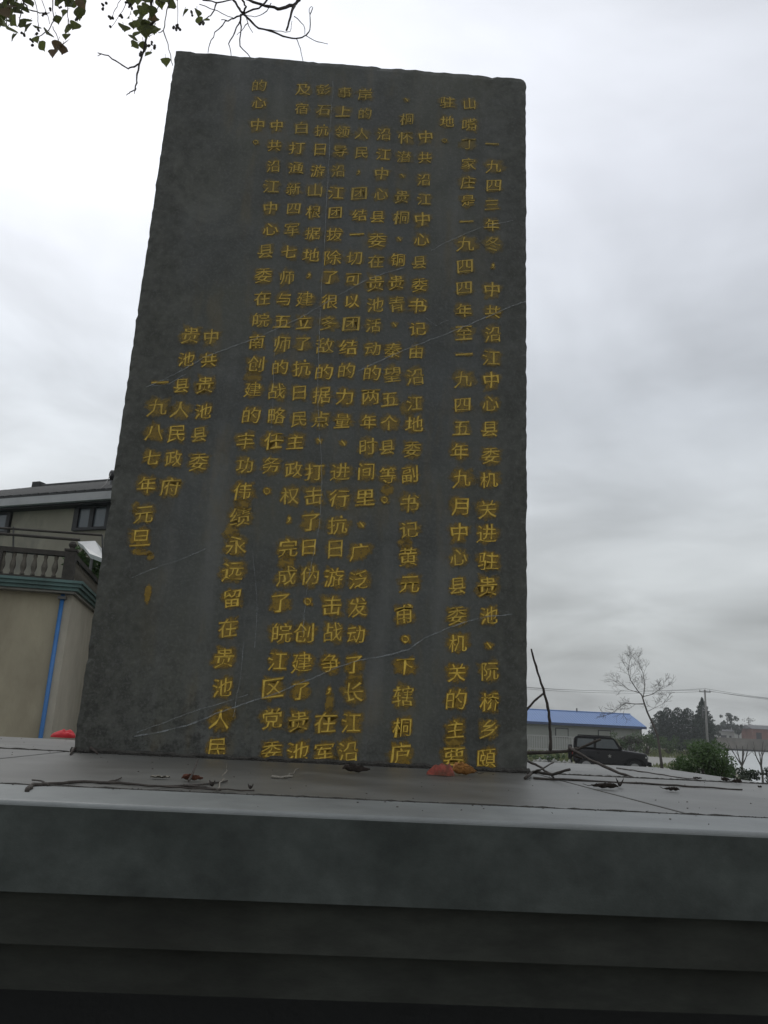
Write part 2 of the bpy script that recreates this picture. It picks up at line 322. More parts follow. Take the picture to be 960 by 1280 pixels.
# ------------------------------------------------------------------ ground with the pond basin
def build_ground():
    ys = [-60, -10, 0, 10, 20, 28, 34, 40, 60, 90, 130, 180, 230, 249.9, 250, 300, 400, 700, 1500, 4000]
    us = [-4000, -1500, -600, -300, -200, -130, -90, -60, -40, -25, -12, -5, 0, 2.5, 10, 25, 60, 120, 200, 300, 302, 600, 1500, 4000]
    vs = []; fs = []
    for y in ys:
        for u in us:
            x = 4.5+max(y, 0)*.43+u
            z = GZ
            if 2 < u < 301 and 30 < y < 250: z = -5.0
            if y >= 250 and u > 2: z = -.2
            vs.append((x, y, z))
    w = len(us)
    for j in range(len(ys)-1):
        for i in range(w-1): fs.append((j*w+i, j*w+i+1, (j+1)*w+i+1, (j+1)*w+i))
    return struct(MB().add(vs, fs).obj('ground', M['ground']))
build_ground()
w_ = MB().add([(4.5+.43*28-3, 28, -2.62), (420, 28, -2.62), (620, 249.95, -2.62), (4.5+.43*250-3, 249.95, -2.62)], [(0, 1, 2, 3)])
struct(w_.obj('pond_water', M['water']))
p_ = MB().add([(-14, -14, GZ+.004), (12, -14, GZ+.004), (12, 9, GZ+.004), (-14, 9, GZ+.004)], [(0, 1, 2, 3)])
struct(p_.obj('paving', M['paving']))
p_ = MB().add([(-10, 36, GZ+.006), (16.5, 36, GZ+.006), (28, 52, GZ+.006), (36, 78, GZ+.006), (31, 80, GZ+.006), (21, 54, GZ+.006), (13, 46, GZ+.006), (-10, 45, GZ+.006)], [(0, 1, 2, 3, 4, 5, 6, 7)])
struct(p_.obj('gravel_path', M['path']))

# ------------------------------------------------------------------ plinth
YF = PZ(480, 1020, 0).y                    # front edge of the top
YS = PZ(480, 1001, 0).y                    # joint behind the border strip
YB = PZ(820, 959, 0).y; XR = PZ(820, 959, 0).x; XL = -2.0
plinth = empty('plinth', (0, 0, 0))
tag(plinth, 'grey stone stepped plinth carrying the inscribed stele, twigs and dry leaves on its top', 'plinth')
T = .10; G = .0022
def slab(x0, x1, y0, y1, m, name='slab', dz=0):
    return MB().box(x0+G, x1-G, y0+G, y1-G, -.045, dz).obj(name, m, plinth, bevel=.0025)
slab(XL, -.62, YS, -.002, M['top'], dz=0); slab(-.62, .62, YS, -.002, M['top'], dz=-.0006); slab(.62, XR, YS, -.002, M['top'], dz=0)
slab(XL, .62, .002, YB, M['top'], dz=-.0003); slab(.62, XR, .002, YB, M['top'], dz=-.0004)
# border course with a rounded nose; its front face is the pale-grey edge
def zface(py, yy): return PY(480, py, yy).z
z1 = zface(1133, YF); z2 = zface(1197, YF+.035); z3 = zface(1253, YF+.075)
def nosed(yf, yb, ztop, zbot, r, m, name):
    pr = [(yb, zbot), (yf, zbot), (yf, ztop-r)]
    for k in range(1, 6): a = math.pi/2*k/5; pr.append((yf+r-r*math.cos(a), ztop-r+r*math.sin(a)))
    pr.append((yb, ztop)); n = len(pr)
    xs = [XL, XR]; vs = [(x, y, z) for x in xs for y, z in pr]
    fs = [tuple(range(n)), tuple(range(2*n-1, n-1, -1))]+[(i, i+n, (i+1) % n+n, (i+1) % n) for i in range(n)]
    return MB().add(vs, fs).obj(name, m, plinth)
def border(x0, x1):
    b = MB(); r = .006; yb = YS-G
    pr = [(yb, z1), (YF, z1), (YF, -r)]
    for k in range(1, 6): a = math.pi/2*k/5; pr.append((YF+r-r*math.cos(a), -r+r*math.sin(a)))
    pr.append((yb, 0)); n = len(pr)
    vs = [(x, y, z) for x in (x0+G, x1-G) for y, z in pr]
    b.add(vs, [tuple(range(n)), tuple(range(2*n-1, n-1, -1))])
    for i in range(n):
        b.add([vs[i], vs[i+n], vs[(i+1) % n+n], vs[(i+1) % n]], [(0, 1, 2, 3)], 0 if i in (1,) else 1)
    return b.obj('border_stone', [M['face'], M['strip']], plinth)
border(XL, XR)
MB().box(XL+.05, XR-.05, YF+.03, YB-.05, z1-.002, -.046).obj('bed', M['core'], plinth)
def joint(pts, r0, r1):
    q = []
    for a, b in zip(pts[:-1], pts[1:]):
        for k in range(110): t = k/110; q.append(Vector(a).lerp(Vector(b), t)+Vector((0, rnd.uniform(-.0006, .0006), rnd.uniform(-.0004, .0004))))
    q.append(Vector(pts[-1])); MB().tube(q, [rnd.uniform(r0, r1) for _ in q], 6).obj('joint', M['mortar'], plinth)
joint([(XL, YS, -.0006), (0, YS, -.0006), (XR-.004, YS, -.0006)], .0014, .0032)
joint([(XL, 0, 0), (-.61, 0, 0)], .002, .004); joint([(.61, 0, 0), (XR-.004, 0, 0)], .002, .004)
joint([(.62, .004, -.001), (.62, YB, -.001)], .001, .002)
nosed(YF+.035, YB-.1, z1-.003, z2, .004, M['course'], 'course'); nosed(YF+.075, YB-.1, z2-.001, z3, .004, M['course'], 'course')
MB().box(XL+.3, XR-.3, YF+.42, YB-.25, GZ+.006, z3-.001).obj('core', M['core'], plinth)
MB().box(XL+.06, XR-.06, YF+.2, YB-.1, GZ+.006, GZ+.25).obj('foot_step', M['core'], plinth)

# ------------------------------------------------------------------ stele
HT = 2.277
stele = empty('stele', (0, 0, 0))
tag(stele, 'tall dark grey stone stele with columns of gold Chinese characters, standing on the plinth', 'stele')
def fbm(x, y, z, o=4): return noise.fractal(Vector((x, y, z)), 1.0, 2.0, o)
def build_stele():
    nx, nz, th = 72, 132, .17
    def P(u, v, y, k):
        x = -.6+1.2*u; z = HT*v
        d = .0
        # ragged hewn outline
        ex = .0022*fbm(z*7, k, 3)+.0026*fbm(z*48, k, 9)
        ez = .0016*fbm(x*8, k, 5)+.0018*fbm(x*52, k, 2)
        wx = max(0, abs(u-.5)*2-.93)/.07; wz = max(0, v-.965)/.035
        x += ex*wx*(1 if u > .5 else -1)*1.0; z += ez*wz
        cu = min(1-u, 1)*1.2; cv = (1-v)*HT            # broken top right corner
        if cu+cv < .014: q = (.014-cu-cv)*.5; x -= q; z -= q
        return x, y, z
    vs = []; fs = []
    for j in range(nz+1):
        for i in range(nx+1):
            u, v = i/nx, j/nz; x, y, z = P(u, v, 0, 0)
            e = min(u*1.2, (1-u)*1.2, (1-v)*HT)
            if e < .014:                                 # chipped arris
                c = max(0, fbm(x*22, 7, z*22)+.12); y += (.014-e)/.014*(.0015+.008*c)
            y += .0009*(fbm(x*5, 1, z*5)) if e > .01 else 0
            vs.append((x, y+.001, z))
    w = nx+1
    for j in range(nz):
        for i in range(nx): fs.append((j*w+i, j*w+i+1, (j+1)*w+i+1, (j+1)*w+i))
    ring = [j*w for j in range(nz+1)]+[nz*w+i for i in range(1, nx+1)]+[j*w+nx for j in range(nz-1, -1, -1)]
    prev = ring; K = 8
    for k in range(1, K+1):
        cur = []
        for r in ring:
            x, y, z = vs[r]; d = Vector((x, 0, z-HT/2)); a = .0012*fbm(x*12, k*.9, z*12)+.0016*fbm(x*50, k*2.3, z*50)
            sx = 1 if x > 0 else -1
            nxv = x+sx*a*1.3 if abs(x) > .57 else x; nzv = z+a if z > HT-.05 else z
            cur.append(len(vs)); vs.append((nxv, .001+th*k/K, nzv))
        for i in range(len(ring)-1): fs.append((prev[i], prev[i+1], cur[i+1], cur[i]))
        prev = cur
    fs.append(tuple(prev))
    return MB().add(vs, fs).obj('slab_body', M['stele'], stele, smooth=False)
body = build_stele()

# inscription: one object per carved character, text read from the photograph right to left
LINES = [
 ("一九四三年冬，中共沿江中心县委机关进驻贵池、阮桥乡頤", [(615,180),(617,208),(617,232),(615,256),(615,281),(616,305),(616,333),(615,362),(616,390),(616,418),(614,447),(614,475),(613,505),(612,536),(613,569),(611,600),(609,636),(608,667),(610,701),(609,733),(611,769),(611,807),(612,839),(612,877),(611,911),(608,948)]),
 ("山嘴丁家庄是一九四四年至一九四五年九月中心县委机关的主要", [(587,130),(587,156),(586,180),(586,205),(585,228),(585,251),(583,277),(582,305),(581,333),(580,360),(580,388),(580,416),(580,443),(579,474),(578,506),(577,535),(575,564),(577,598),(575,633),(574,665),(573,697),(572,732),(571,769),(572,804),(571,840),(570,874),(569,911),(567,947)]),
 ("驻地。", [(559,128),(559,152),(556,176)]),
 ("中共沿江中心县委书记由沿江地委副书记黄元甫。下辖桐庐", [(532,171),(531,197),(530,225),(530,249),(528,274),(527,300),(524,328),(524,356),(522,382),(522,411),(520,440),(519,471),(518,504),(518,530),(515,561),(512,593),(512,629),(511,662),(510,696),(512,730),(505,767),(507,799),(506,833),(504,870),(502,909),(500,942)]),
 ("、桐怀潜、贵桐、铜贵青、秦望五个县等。", [(508,125),(508,149),(507,172),(505,196),(503,220),(502,246),(501,272),(499,299),(497,325),(495,353),(496,380),(493,406),(491,438),(490,468),(487,499),(486,529),(484,559),(485,594),(481,625)]),
 ("沿江中心县委在贵池活动的两年时间里、广泛发动了长江沿", [(480,168),(479,193),(477,217),(476,243),(472,271),(471,300),(470,327),(469,354),(469,381),(467,407),(466,436),(465,466),(463,496),(461,527),(460,558),(458,589),(456,622),(452,656),(449,690),(448,725),(447,759),(445,793),(442,831),(442,865),(439,903),(435,940)]),
 ("岸的人民，团结一切可以团结的力量、进行抗日游击战争，在军", [(456,118),(456,142),(452,167),(452,191),(448,216),(449,242),(449,269),(446,293),(443,323),(441,349),(440,377),(439,405),(435,434),(433,463),(431,496),(428,526),(429,554),(425,590),(424,623),(422,656),(419,686),(417,722),(415,757),(416,790),(413,829),(411,864),(407,903),(405,941)]),
 ("事上领导沿江团拔除了很多敌的据点、打击了日伪。创建了贵池", [(431,116),(429,139),(428,165),(425,189),(423,214),(420,241),(419,266),(418,293),(416,322),(412,347),(412,377),(411,404),(406,432),(405,465),(402,494),(401,524),(399,551),(393,590),(392,620),(388,653),(386,684),(387,719),(385,752),(380,791),(377,828),(375,864),(373,901),(372,940)]),
 ("彭石抗日游山根据地，建立了抗日民主政权，完成了皖江区党委", [(404,112),(404,138),(402,163),(400,187),(397,214),(394,238),(392,265),(391,292),(389,319),(386,345),(381,374),(380,402),(378,430),(377,460),(374,491),(374,524),(369,552),(367,587),(362,620),(361,650),(360,685),(358,720),(350,754),(352,791),(347,826),(341,860),(340,898),(339,938)]),
 ("及宿白打通新四军七师与五师的战略任务。", [(379,112),(377,136),(377,160),(371,185),(370,210),(367,236),(367,261),(365,287),(361,315),(359,347),(355,374),(353,402),(353,430),(350,459),(346,489),(346,520),(342,551),(339,581),(334,614)]),
 ("中共沿江中心县委在皖南创建的丰功伟绩永远留在贵池人民", [(346,157),(343,182),(342,208),(339,233),(338,260),(338,287),(332,314),(329,344),(328,373),(326,400),(321,427),(320,455),(316,487),(314,519),(307,551),(306,582),(303,614),(300,646),(295,682),(291,714),(290,748),(285,785),(280,822),(278,859),(275,899),(271,935)]),
 ("的心中。", [(324,107),(324,129),(322,156),(320,178)]),
 ("中共贵池县委", [(264,421),(261,450),(256,481),(254,514),(249,543),(248,577)]),
 ("贵池县人民政府", [(238,419),(233,449),(227,482),(225,512),(221,542),(217,573),(213,608)]),
 ("一九八七年元旦", [(200,478),(197,509),(193,541),(189,572),(184,606),(180,643),(176,672)]),
]
_cache = {}
def text_mesh(ch, off):
    cu = bpy.data.curves.new('t', 'FONT'); cu.body = ch; cu.size = 1.0; cu.resolution_u = 2; cu.offset = off
    ob = bpy.data.objects.new('t', cu); COL.objects.link(ob)
    dg = bpy.context.evaluated_depsgraph_get(); me = bpy.data.meshes.new_from_object(ob.evaluated_get(dg))
    bpy.data.objects.remove(ob)
    r_ = ([v.co.copy() for v in me.vertices], [tuple(p.vertices) for p in me.polygons]); bpy.data.meshes.remove(me); return r_
def glyph_mesh(ch):
    if ch in _cache: return _cache[ch]
    vs, fs = text_mesh(ch, 0); bs, bf = text_mesh(ch, .030)
    # brush pressure: push the outline in and out along its own normal, horizontals thinner than uprights
    cnt = {}
    for f in fs:
        for a, b in zip(f, f[1:]+f[:1]): cnt[(a, b)] = cnt.get((a, b), 0)+1
    nrm_ = {}
    for (a, b) in cnt:
        if (b, a) in cnt: continue
        e_ = vs[b]-vs[a]
        if e_.length < 1e-6: continue
        nn = Vector((e_.y, -e_.x, 0)).normalized()
        for q in (a, b): nrm_.setdefault(q, Vector((0, 0, 0))); nrm_[q] += nn
    seed_ = ord(ch) % 89; v2 = [v.copy() for v in vs]
    for q, nn in nrm_.items():
        if nn.length < 1e-6: continue
        nn = nn.normalized(); k = .022*noise.noise(Vector((vs[q].x*6, vs[q].y*6, seed_)))*1.5
        v2[q].x += nn.x*(k-.008); v2[q].y += nn.y*(k-.018)
    vs = v2
    xs = [v.x for v in vs]; ys = [v.y for v in vs]; cxx, cyy = (min(xs)+max(xs))/2, (min(ys)+max(ys))/2
    hw, hh = (max(xs)-min(xs))/2, (max(ys)-min(ys))/2
    sd_ = ord(ch) % 97
    def warp(v, y_, f=1):
        x, y = v.x-cxx, v.y-cyy
        y += .14*x-.10*x*x                        # brushed characters climb to the right
        x += .075*noise.noise(Vector((x*2.8, y*2.8, sd_))); y += .075*noise.noise(Vector((x*2.8, y*2.8, sd_+40)))
        x += .014*f*noise.noise(Vector((x*11, y*11, sd_))); y += .014*f*noise.noise(Vector((x*11, y*11, sd_+40)))
        return (x, y_, y)
    o = MB(); o.add([warp(v, -.024) for v in vs], fs, 0); o.add([warp(v+Vector((.009, -.003, 0)), -.0245) for v in vs], fs, 0)
    n0 = len(o.v); o.add([warp(v, -.016, 2.5) for v in bs], bf, 1); n1_ = len(o.v)
    # smear of paint round the strokes: ragged patch whose cover fades outward
    K = 26; rings = [[], [], []]
    for k in range(K):
        a = 2*math.pi*k/K; c, s_ = math.cos(a), math.sin(a)
        q = 1+.42*noise.noise(Vector((c*1.4, s_*1.4, sd_*1.7)))+.25*noise.noise(Vector((c*4, s_*4, sd_*2.3)))
        if s_ < 0: q += .10*noise.noise(Vector((c*5, sd_*3.1, 0)))
        c = math.copysign(abs(c)**.8, c); s_ = math.copysign(abs(s_)**.8, s_)
        for j, m_k in enumerate((.6, .92, 1.28)): rings[j].append(((hw+.10)*q*c*m_k, -.008, (hh+.10)*q*s_*m_k))
    vs2 = [(0, -.008, 0)]+rings[0]+rings[1]+rings[2]; f2 = []
    for k in range(K):
        k2 = (k+1) % K; f2 += [(0, 1+k, 1+k2), (1+k, 1+K+k, 1+K+k2, 1+k2), (1+K+k, 1+2*K+k, 1+2*K+k2, 1+K+k2)]
    o.add(vs2, f2, 1)
    m = bpy.data.meshes.new('character'); m.from_pydata(o.v, [], o.f); m.materials.append(M['gold']); m.materials.append(M['smear']); m.polygons.foreach_set('material_index', o.mi); m.update()
    at = m.attributes.new('cover', 'FLOAT', 'POINT')
    at.data.foreach_set('value', [1.0]*n0+[.82]*(n1_-n0)+[.80]+[.76]*K+[.46]*K+[0.0]*K)
    _cache[ch] = m
    return m
for txt, pts in LINES:
    assert abs(len(txt)-len(pts)) <= 0, (txt, len(txt), len(pts))
    for ch, (px, py) in zip(txt, pts):
        p = PY(px, py, 0.0); s = .0545*rnd.uniform(.93, 1.07)*(1.05 if py > 600 else (.94 if py < 300 else 1))
        o = inst('character', glyph_mesh(ch), stele, (p.x, 0, p.z), (0, rnd.uniform(-.05, .05), 0), (s*rnd.uniform(.95, 1.06), .05, s*.97))
# pale veins running through the stone
VE = [[(657,377),(640,383),(600,400),(570,413),(540,424),(510,436),(478,450),(440,468)],
 [(505,335),(480,342),(455,352),(425,368),(400,383),(375,398),(345,412),(318,424),(300,430),(280,438),(255,447),(230,462),(205,475),(178,486)],
 [(640,768),(615,770),(590,775),(560,785),(530,798),(510,812),(490,818),(450,825),(420,835),(390,848),(350,865),(310,878),(270,892),(240,905),(200,915),(160,922)],
 [(310,868),(280,878),(240,890),(200,905),(165,918)],
 [(416,102),(416,118),(414,140),(412,180),(409,240),(406,300),(402,360),(399,420),(397,490),(399,540),(402,575),(402,620),(399,660),(390,700),(382,750),(378,800)],
 [(345,400),(343,440),(341,505),(338,560)], [(305,800),(300,850),(290,905)], [(640,276),(600,285),(560,302),(535,316)],
 [(165,722),(200,708),(230,698),(262,684)], [(195,478),(215,474)], [(560,400),(545,408),(530,396)], [(316,690),(322,760),(318,820)], [(232,468),(212,480),(186,484)]]
for i, pl in enumerate(VE):
    w = (.0016, .0013, .0017, .0009, .0008, .0006, .0007, .0009, .0008, .001, .0007, .0006, .001)[i]; pts = []
    for a, b in zip(pl[:-1], pl[1:]):
        for k in range(6): q = k/6; pts.append((a[0]+(b[0]-a[0])*q+rnd.uniform(-.5, .5), a[1]+(b[1]-a[1])*q+rnd.uniform(-.5, .5)))
    W3 = [PY(x, y, 0) for x, y in pts]; vs = []; fs = []
    for k, p in enumerate(W3):
        t = (W3[min(k+1, len(W3)-1)]-W3[max(k-1, 0)]).normalized(); nrm = Vector((-t.z, 0, t.x)); ww = w*rnd.uniform(.5, 1.4)
        vs += [(p+nrm*ww)+Vector((0, -.0022, 0)), (p-nrm*ww)+Vector((0, -.0022, 0))]
    for k in range(len(W3)-1): fs.append((2*k, 2*k+1, 2*k+3, 2*k+2))
    MB().add(vs, fs).obj('vein', M['vein'], stele)
# drips of ochre paint
def smear_patch(px, py, sx, sz, seed):
    p = PY(px, py, 0); K = 24; vs = [(0, 0, 0)]; r = [[], [], []]
    for k in range(K):
        a = 2*math.pi*k/K; q = 1+.35*noise.noise(Vector((math.cos(a)*1.5, math.sin(a)*1.5, seed)))
        for j, s_ in enumerate((.5, .85, 1.2)): r[j].append((sx*q*s_*math.cos(a), 0, sz*q*s_*math.sin(a)))
    vs += r[0]+r[1]+r[2]; fs = []
    for k in range(K): k2 = (k+1) % K; fs += [(0, 1+k, 1+k2), (1+k, 1+K+k, 1+K+k2, 1+k2), (1+K+k, 1+2*K+k, 1+2*K+k2, 1+K+k2)]
    m = bpy.data.meshes.new('paint_drip'); m.from_pydata(vs, [], fs); m.materials.append(M['smear']); m.update()
    at = m.attributes.new('cover', 'FLOAT', 'POINT'); at.data.foreach_set('value', [1.0]+[.9]*K+[.55]*K+[0]*K)
    inst('paint_drip', m, stele, (p.x, -.0004, p.z))
for a in [(185,741,.011,.028,3), (176,690,.03,.012,4), (188,696,.012,.012,5), (170,634,.014,.018,6), (303,632,.026,.03,7), (284,892,.03,.02,8), (411,880,.012,.04,9), (507,680,.026,.02,10), (567,925,.03,.03,11), (484,612,.02,.02,12), (359,702,.028,.03,13), (317,470,.028,.03,14), (442,850,.025,.03,15), (510,510,.026,.03,16), (290,665,.025,.03,17)]:
    smear_patch(*a)
# mortar crumbs along the foot
mb = MB()
for i in range(420):
    x = rnd.uniform(-.60, .62); s = rnd.uniform(.001, .0045)*(1.8 if x > .45 or (x < -.5) else 1)
    y = -abs(rnd.gauss(0, .006))-.001; z = s*.3
    v = [(x+s*rnd.uniform(.6, 1.3)*a, y+s*b, z+s*c*.7) for a, b, c in ((1, 0, 0), (-1, 0, 0), (0, 1, 0), (0, -1, 0), (0, 0, 1), (0, 0, -1))]
    mb.add(v, [(0, 2, 4), (2, 1, 4), (1, 3, 4), (3, 0, 4), (2, 0, 5), (1, 2, 5), (3, 1, 5), (0, 3, 5)])
pts = [(-.605+1.21*i/60, -.001, .001) for i in range(61)]
mb.tube([(p[0], p[1]+rnd.uniform(-.002, .002), p[2]+rnd.uniform(0, .004)) for p in pts], [rnd.uniform(.0045, .011) for _ in pts], 6)
o = mb.obj('mortar_joint', M['mortar'], stele); o['kind'] = 'stuff'

# ------------------------------------------------------------------ litter on the plinth
def on_top(px, py, z=.002): p = PZ(px, py, z); return p
def twig_obj(name, paths, label, cat='twig', m='twig', group=None, sides=6):
    """paths: list of (list of world points, r0, r1)"""
    root = None
    for k, (pts, r0, r1) in enumerate(paths):
        sm = []
        for a, b in zip(pts[:-1], pts[1:]):
            for j in range(4):
                q = j/4; p = Vector(a).lerp(Vector(b), q); d = (Vector(b)-Vector(a)).length*.02
                sm.append(p+Vector((rnd.uniform(-d, d), rnd.uniform(-d, d), rnd.uniform(-d, d)*.5)))
        sm.append(Vector(pts[-1])); n = len(sm)
        rr = [(r0+(r1-r0)*i/(n-1))*(rnd.uniform(.88, 1.18)) for i in range(n)]
        b = MB().tube(sm, rr, sides)
        if root is None:
            root = b.obj(name, M[m], smooth=True); tag(root, label, cat, group)
        else: b.obj('side_twig', M[m], root, smooth=True)
    return root
yb = .30
fb = [([PY(560, 950, yb), PY(640, 942, yb), PY(670, 941, yb), PY(708, 939, yb), PY(722, 936, yb)], .005, .0055),
      ([PY(688, 940, yb), PY(688, 915, yb), PY(686, 890, yb), PY(681, 868, yb), PY(672, 840, yb), PY(664, 811, yb)], .0052, .0028),
      ([PY(640, 905, yb-.05), PY(657, 889, yb-.05), PY(668, 876, yb-.05), PY(679, 867, yb-.05)], .004, .0032),
      ([PY(712, 938, yb), PY(722, 937, yb), PY(737, 930, yb-.02), PY(751, 924, yb-.03)], .005, .004),
      ([PY(712, 935, yb), PY(737, 950, .22), PY(773, 966, .10), PY(807, 977, .035), PY(837, 978, .015)], .005, .0028),
      ([PY(722, 936, yb), PY(716, 944, yb), PY(728, 948, .28)], .004, .003)]
twig_obj('fallen_branch', fb, 'dead forked branch leaning up from behind the right foot of the stele', 'branch')
twig_obj('thin_twig', [([on_top(770, 960), on_top(800, 964), on_top(840, 970), on_top(876, 976)], .0022, .0012)], 'very thin straight twig lying on the right of the plinth top')
twig_obj('curved_twig', [([on_top(655, 972, .004), on_top(668, 965, .01), on_top(690, 968, .012), on_top(712, 962, .03)], .0042, .003), ([on_top(662, 952, .03), on_top(676, 960, .02), on_top(692, 972, .006)], .0032, .002), ([on_top(660, 968, .004), on_top(676, 962, .02), on_top(692, 953, .035)], .0028, .0018)],
         'curved dark twig crossing others at the right foot of the stele')
twig_obj('long_twig', [([on_top(668, 973), on_top(740, 976), on_top(800, 979), on_top(860, 983), on_top(928, 987)], .0026, .0018)], 'long straight twig lying along the slab joint right of the stele')
twig_obj('long_twig', [([on_top(32, 988), on_top(42, 981), on_top(70, 980), on_top(105, 977), on_top(150, 979), on_top(200, 983), on_top(240, 982), on_top(284, 976)], .0028, .0015),
                       ([on_top(60, 981), on_top(52, 976), on_top(40, 975)], .0018, .001), ([on_top(135, 978), on_top(146, 975), on_top(152, 972)], .002, .001), ([on_top(230, 982), on_top(258, 984), on_top(276, 988)], .0022, .001), ([on_top(200, 983), on_top(250, 986), on_top(318, 988)], .0016, .001)],
         'long knotty twig lying on the front border left of the stele')
twig_obj('thin_twig', [([on_top(275, 988, .001), on_top(278, 972, .002), on_top(284, 955, .002)], .0012, .0009)], 'thin pale straw lying against the foot of the stele', 'straw', 'pale')
twig_obj('thin_twig', [([on_top(340, 971), on_top(352, 972), on_top(366, 970)], .003, .002), ([on_top(354, 972), on_top(366, 966), on_top(374, 961)], .001, .001)], 'short pale stick lying before the middle of the stele', 'stick', 'pale')
def leaf_obj(px, py, L_, W_, rot, curl, m, label, cat='leaf', stem=True, name='fallen_leaf', tilt=0, z=.001, group=None):
    p = PZ(px, py, z); nu, nv = 10, 6; vs = []; fs = []
    for i in range(nu+1):
        t = i/nu; w = W_*(math.sin(math.pi*min(1, t**.75))**.8)*(1+.12*math.sin(i*2.3+px))
        for j in range(nv+1):
            s = j/nv*2-1
            zz = curl*abs(s)**1.6*w*.7+curl*.5*L_*(t-.5)**2+.0012*math.sin(t*19+s*5)+.001
            vs.append(((t-.5)*L_, s*w/2*(1-.25*curl*abs(s)), zz))
    for i in range(nu):
        for j in range(nv): a = i*(nv+1)+j; fs.append((a, a+1, a+nv+2, a+nv+1))
    nn = len(vs); vs2 = vs+[(x, y, z_+.0006) for x, y, z_ in vs]; fs2 = [tuple(reversed(f)) for f in fs]+[tuple(q+nn for q in f) for f in fs]
    b = MB(); b.add(vs2, fs2)
    o = b.obj(name, M[m], smooth=True)
    o.location = p+Vector((0, 0, .0005)); o.rotation_euler = (tilt, 0, rot); tag(o, label, cat, group)
    if stem: MB().tube([(L_*.46, 0, curl*.12*L_+.001), (L_*.6, .002, .004), (L_*.8, .003, .007)], [.0009, .0006], 5).obj('stem', M['twig'], o)
    return o
leaf_obj(756, 986, .055, .022, 2.9, .6, 'deadleaf', 'dark curled dry leaf with upright stem, larger of the pair right of the stele')
leaf_obj(775, 984, .026, .022, 1.2, 1.1, 'deadleaf', 'small pointed dry leaf standing beside the larger curled one', stem=False)
leaf_obj(840, 989, .030, .012, 2.6, .7, 'deadleaf', 'small dark curled leaf alone on the right of the front slab')
leaf_obj(872, 974, .028, .012, .2, .4, 'deadleaf', 'flat dry leaf near the back right edge of the plinth', stem=False)
leaf_obj(907, 977, .030, .014, .3, .9, 'deadleaf', 'folded dry leaf at the right edge of the plinth top, left of its neighbour', stem=True)
leaf_obj(921, 979, .026, .014, 2.7, .9, 'deadleaf', 'folded dry leaf at the right edge of the plinth top, nearest the corner', stem=True)
leaf_obj(950, 985, .012, .010, .3, .5, 'deadleaf', 'tiny dark leaf scrap at the far right edge of the plinth', stem=False)
leaf_obj(445, 966, .062, .024, .1, .9, 'deadleaf', 'black flattened leaf at the foot of the stele below the middle columns', stem=False)
leaf_obj(580, 969, .062, .036, .15, 1.0, 'orangeleaf', 'orange crinkled leaf at the foot of the stele beside the red one', stem=True)
leaf_obj(240, 976, .036, .020, .4, .6, 'brownleaf', 'reddish brown leaf with upright stem left of centre on the front slab', stem=False)
MB().tube([PZ(236, 976, .004), PZ(240, 972, .006)+Vector((0, 0, .006)), PZ(244, 968, .004)+Vector((.002, 0, .026))], [.0022, .0012], 6).obj('stem', M['twig'], None).name = 'leaf_stem'
o = bpy.data.objects['leaf_stem']; tag(o, 'short dark stem standing up from the reddish leaf left of centre', 'stem')
leaf_obj(265, 984, .016, .012, 1.4, 1.0, 'deadleaf', 'small black leaf bit on the border behind the long left twig', stem=False)
leaf_obj(313, 987, .012, .010, 1.4, .8, 'deadleaf', 'tiny black leaf bit at the right end of the long left twig', stem=False)
leaf_obj(200, 973, .034, .016, .5, .2, 'pale', 'pale torn paper scrap on the front slab left of the stele centre', 'scrap', stem=False, name='paper_scrap')
# curled dark leaf at the left foot of the stele
a = MB().tube([PZ(88, 943, .002), PZ(93, 939, .002)+Vector((0, -.01, .006)), PZ(106, 937, .002)+Vector((0, -.02, .014)), PZ(118, 940, .002)+Vector((0, -.02, .008)), PZ(122, 942, .002)], [.002, .004, .005, .004, .002], 7).obj('bark_curl', M['deadleaf'], smooth=True)
tag(a, 'curled dark bark strip arched at the left foot of the stele', 'bark')
# red fruit-like folded leaf
def dome(px, py, L_, W_, H_, m, name, label, cat, y=None, seed=1, rot=0):
    p = PZ(px, py, .001); vs = []; fs = []; nu, nv = 18, 8
    for j in range(nv+1):
        e_ = math.pi/2*j/nv
        for i in range(nu):
            a_ = 2*math.pi*i/nu; q = 1+.22*noise.noise(Vector((math.cos(a_)*1.6, math.sin(a_)*1.6, seed+e_)))
            x = L_/2*math.cos(e_)**.8*math.cos(a_)*q; tp_ = .30+.70*((math.cos(a_)+1)/2)**.6; yy = W_/2*math.cos(e_)**.8*math.sin(a_)*q*tp_
            vs.append((x+.15*L_*math.sin(e_)*.5, yy, H_*math.sin(e_)*(1+.55*noise.noise(Vector((x*75, yy*75, seed))))))
    for j in range(nv):
        for i in range(nu): i2 = (i+1) % nu; fs.append((j*nu+i, j*nu+i2, (j+1)*nu+i2, (j+1)*nu+i))
    fs.append(tuple(nv*nu+i for i in range(nu)))
    o = MB().add(vs, fs).obj(name, M[m], smooth=True); o.location = p; o.rotation_euler = (0, 0, rot); tag(o, label, cat); return o
dome(549, 969, .062, .030, .024, 'redpetal', 'red_leaf', 'red folded leaf humped against the foot of the stele', 'leaf', seed=4, rot=-.25)
dome(78, 922, .085, .05, .026, 'redcloth', 'red_cloth', 'bright red scrap of cloth at the back left edge of the plinth', 'cloth', seed=2, rot=.05)
mb = MB()
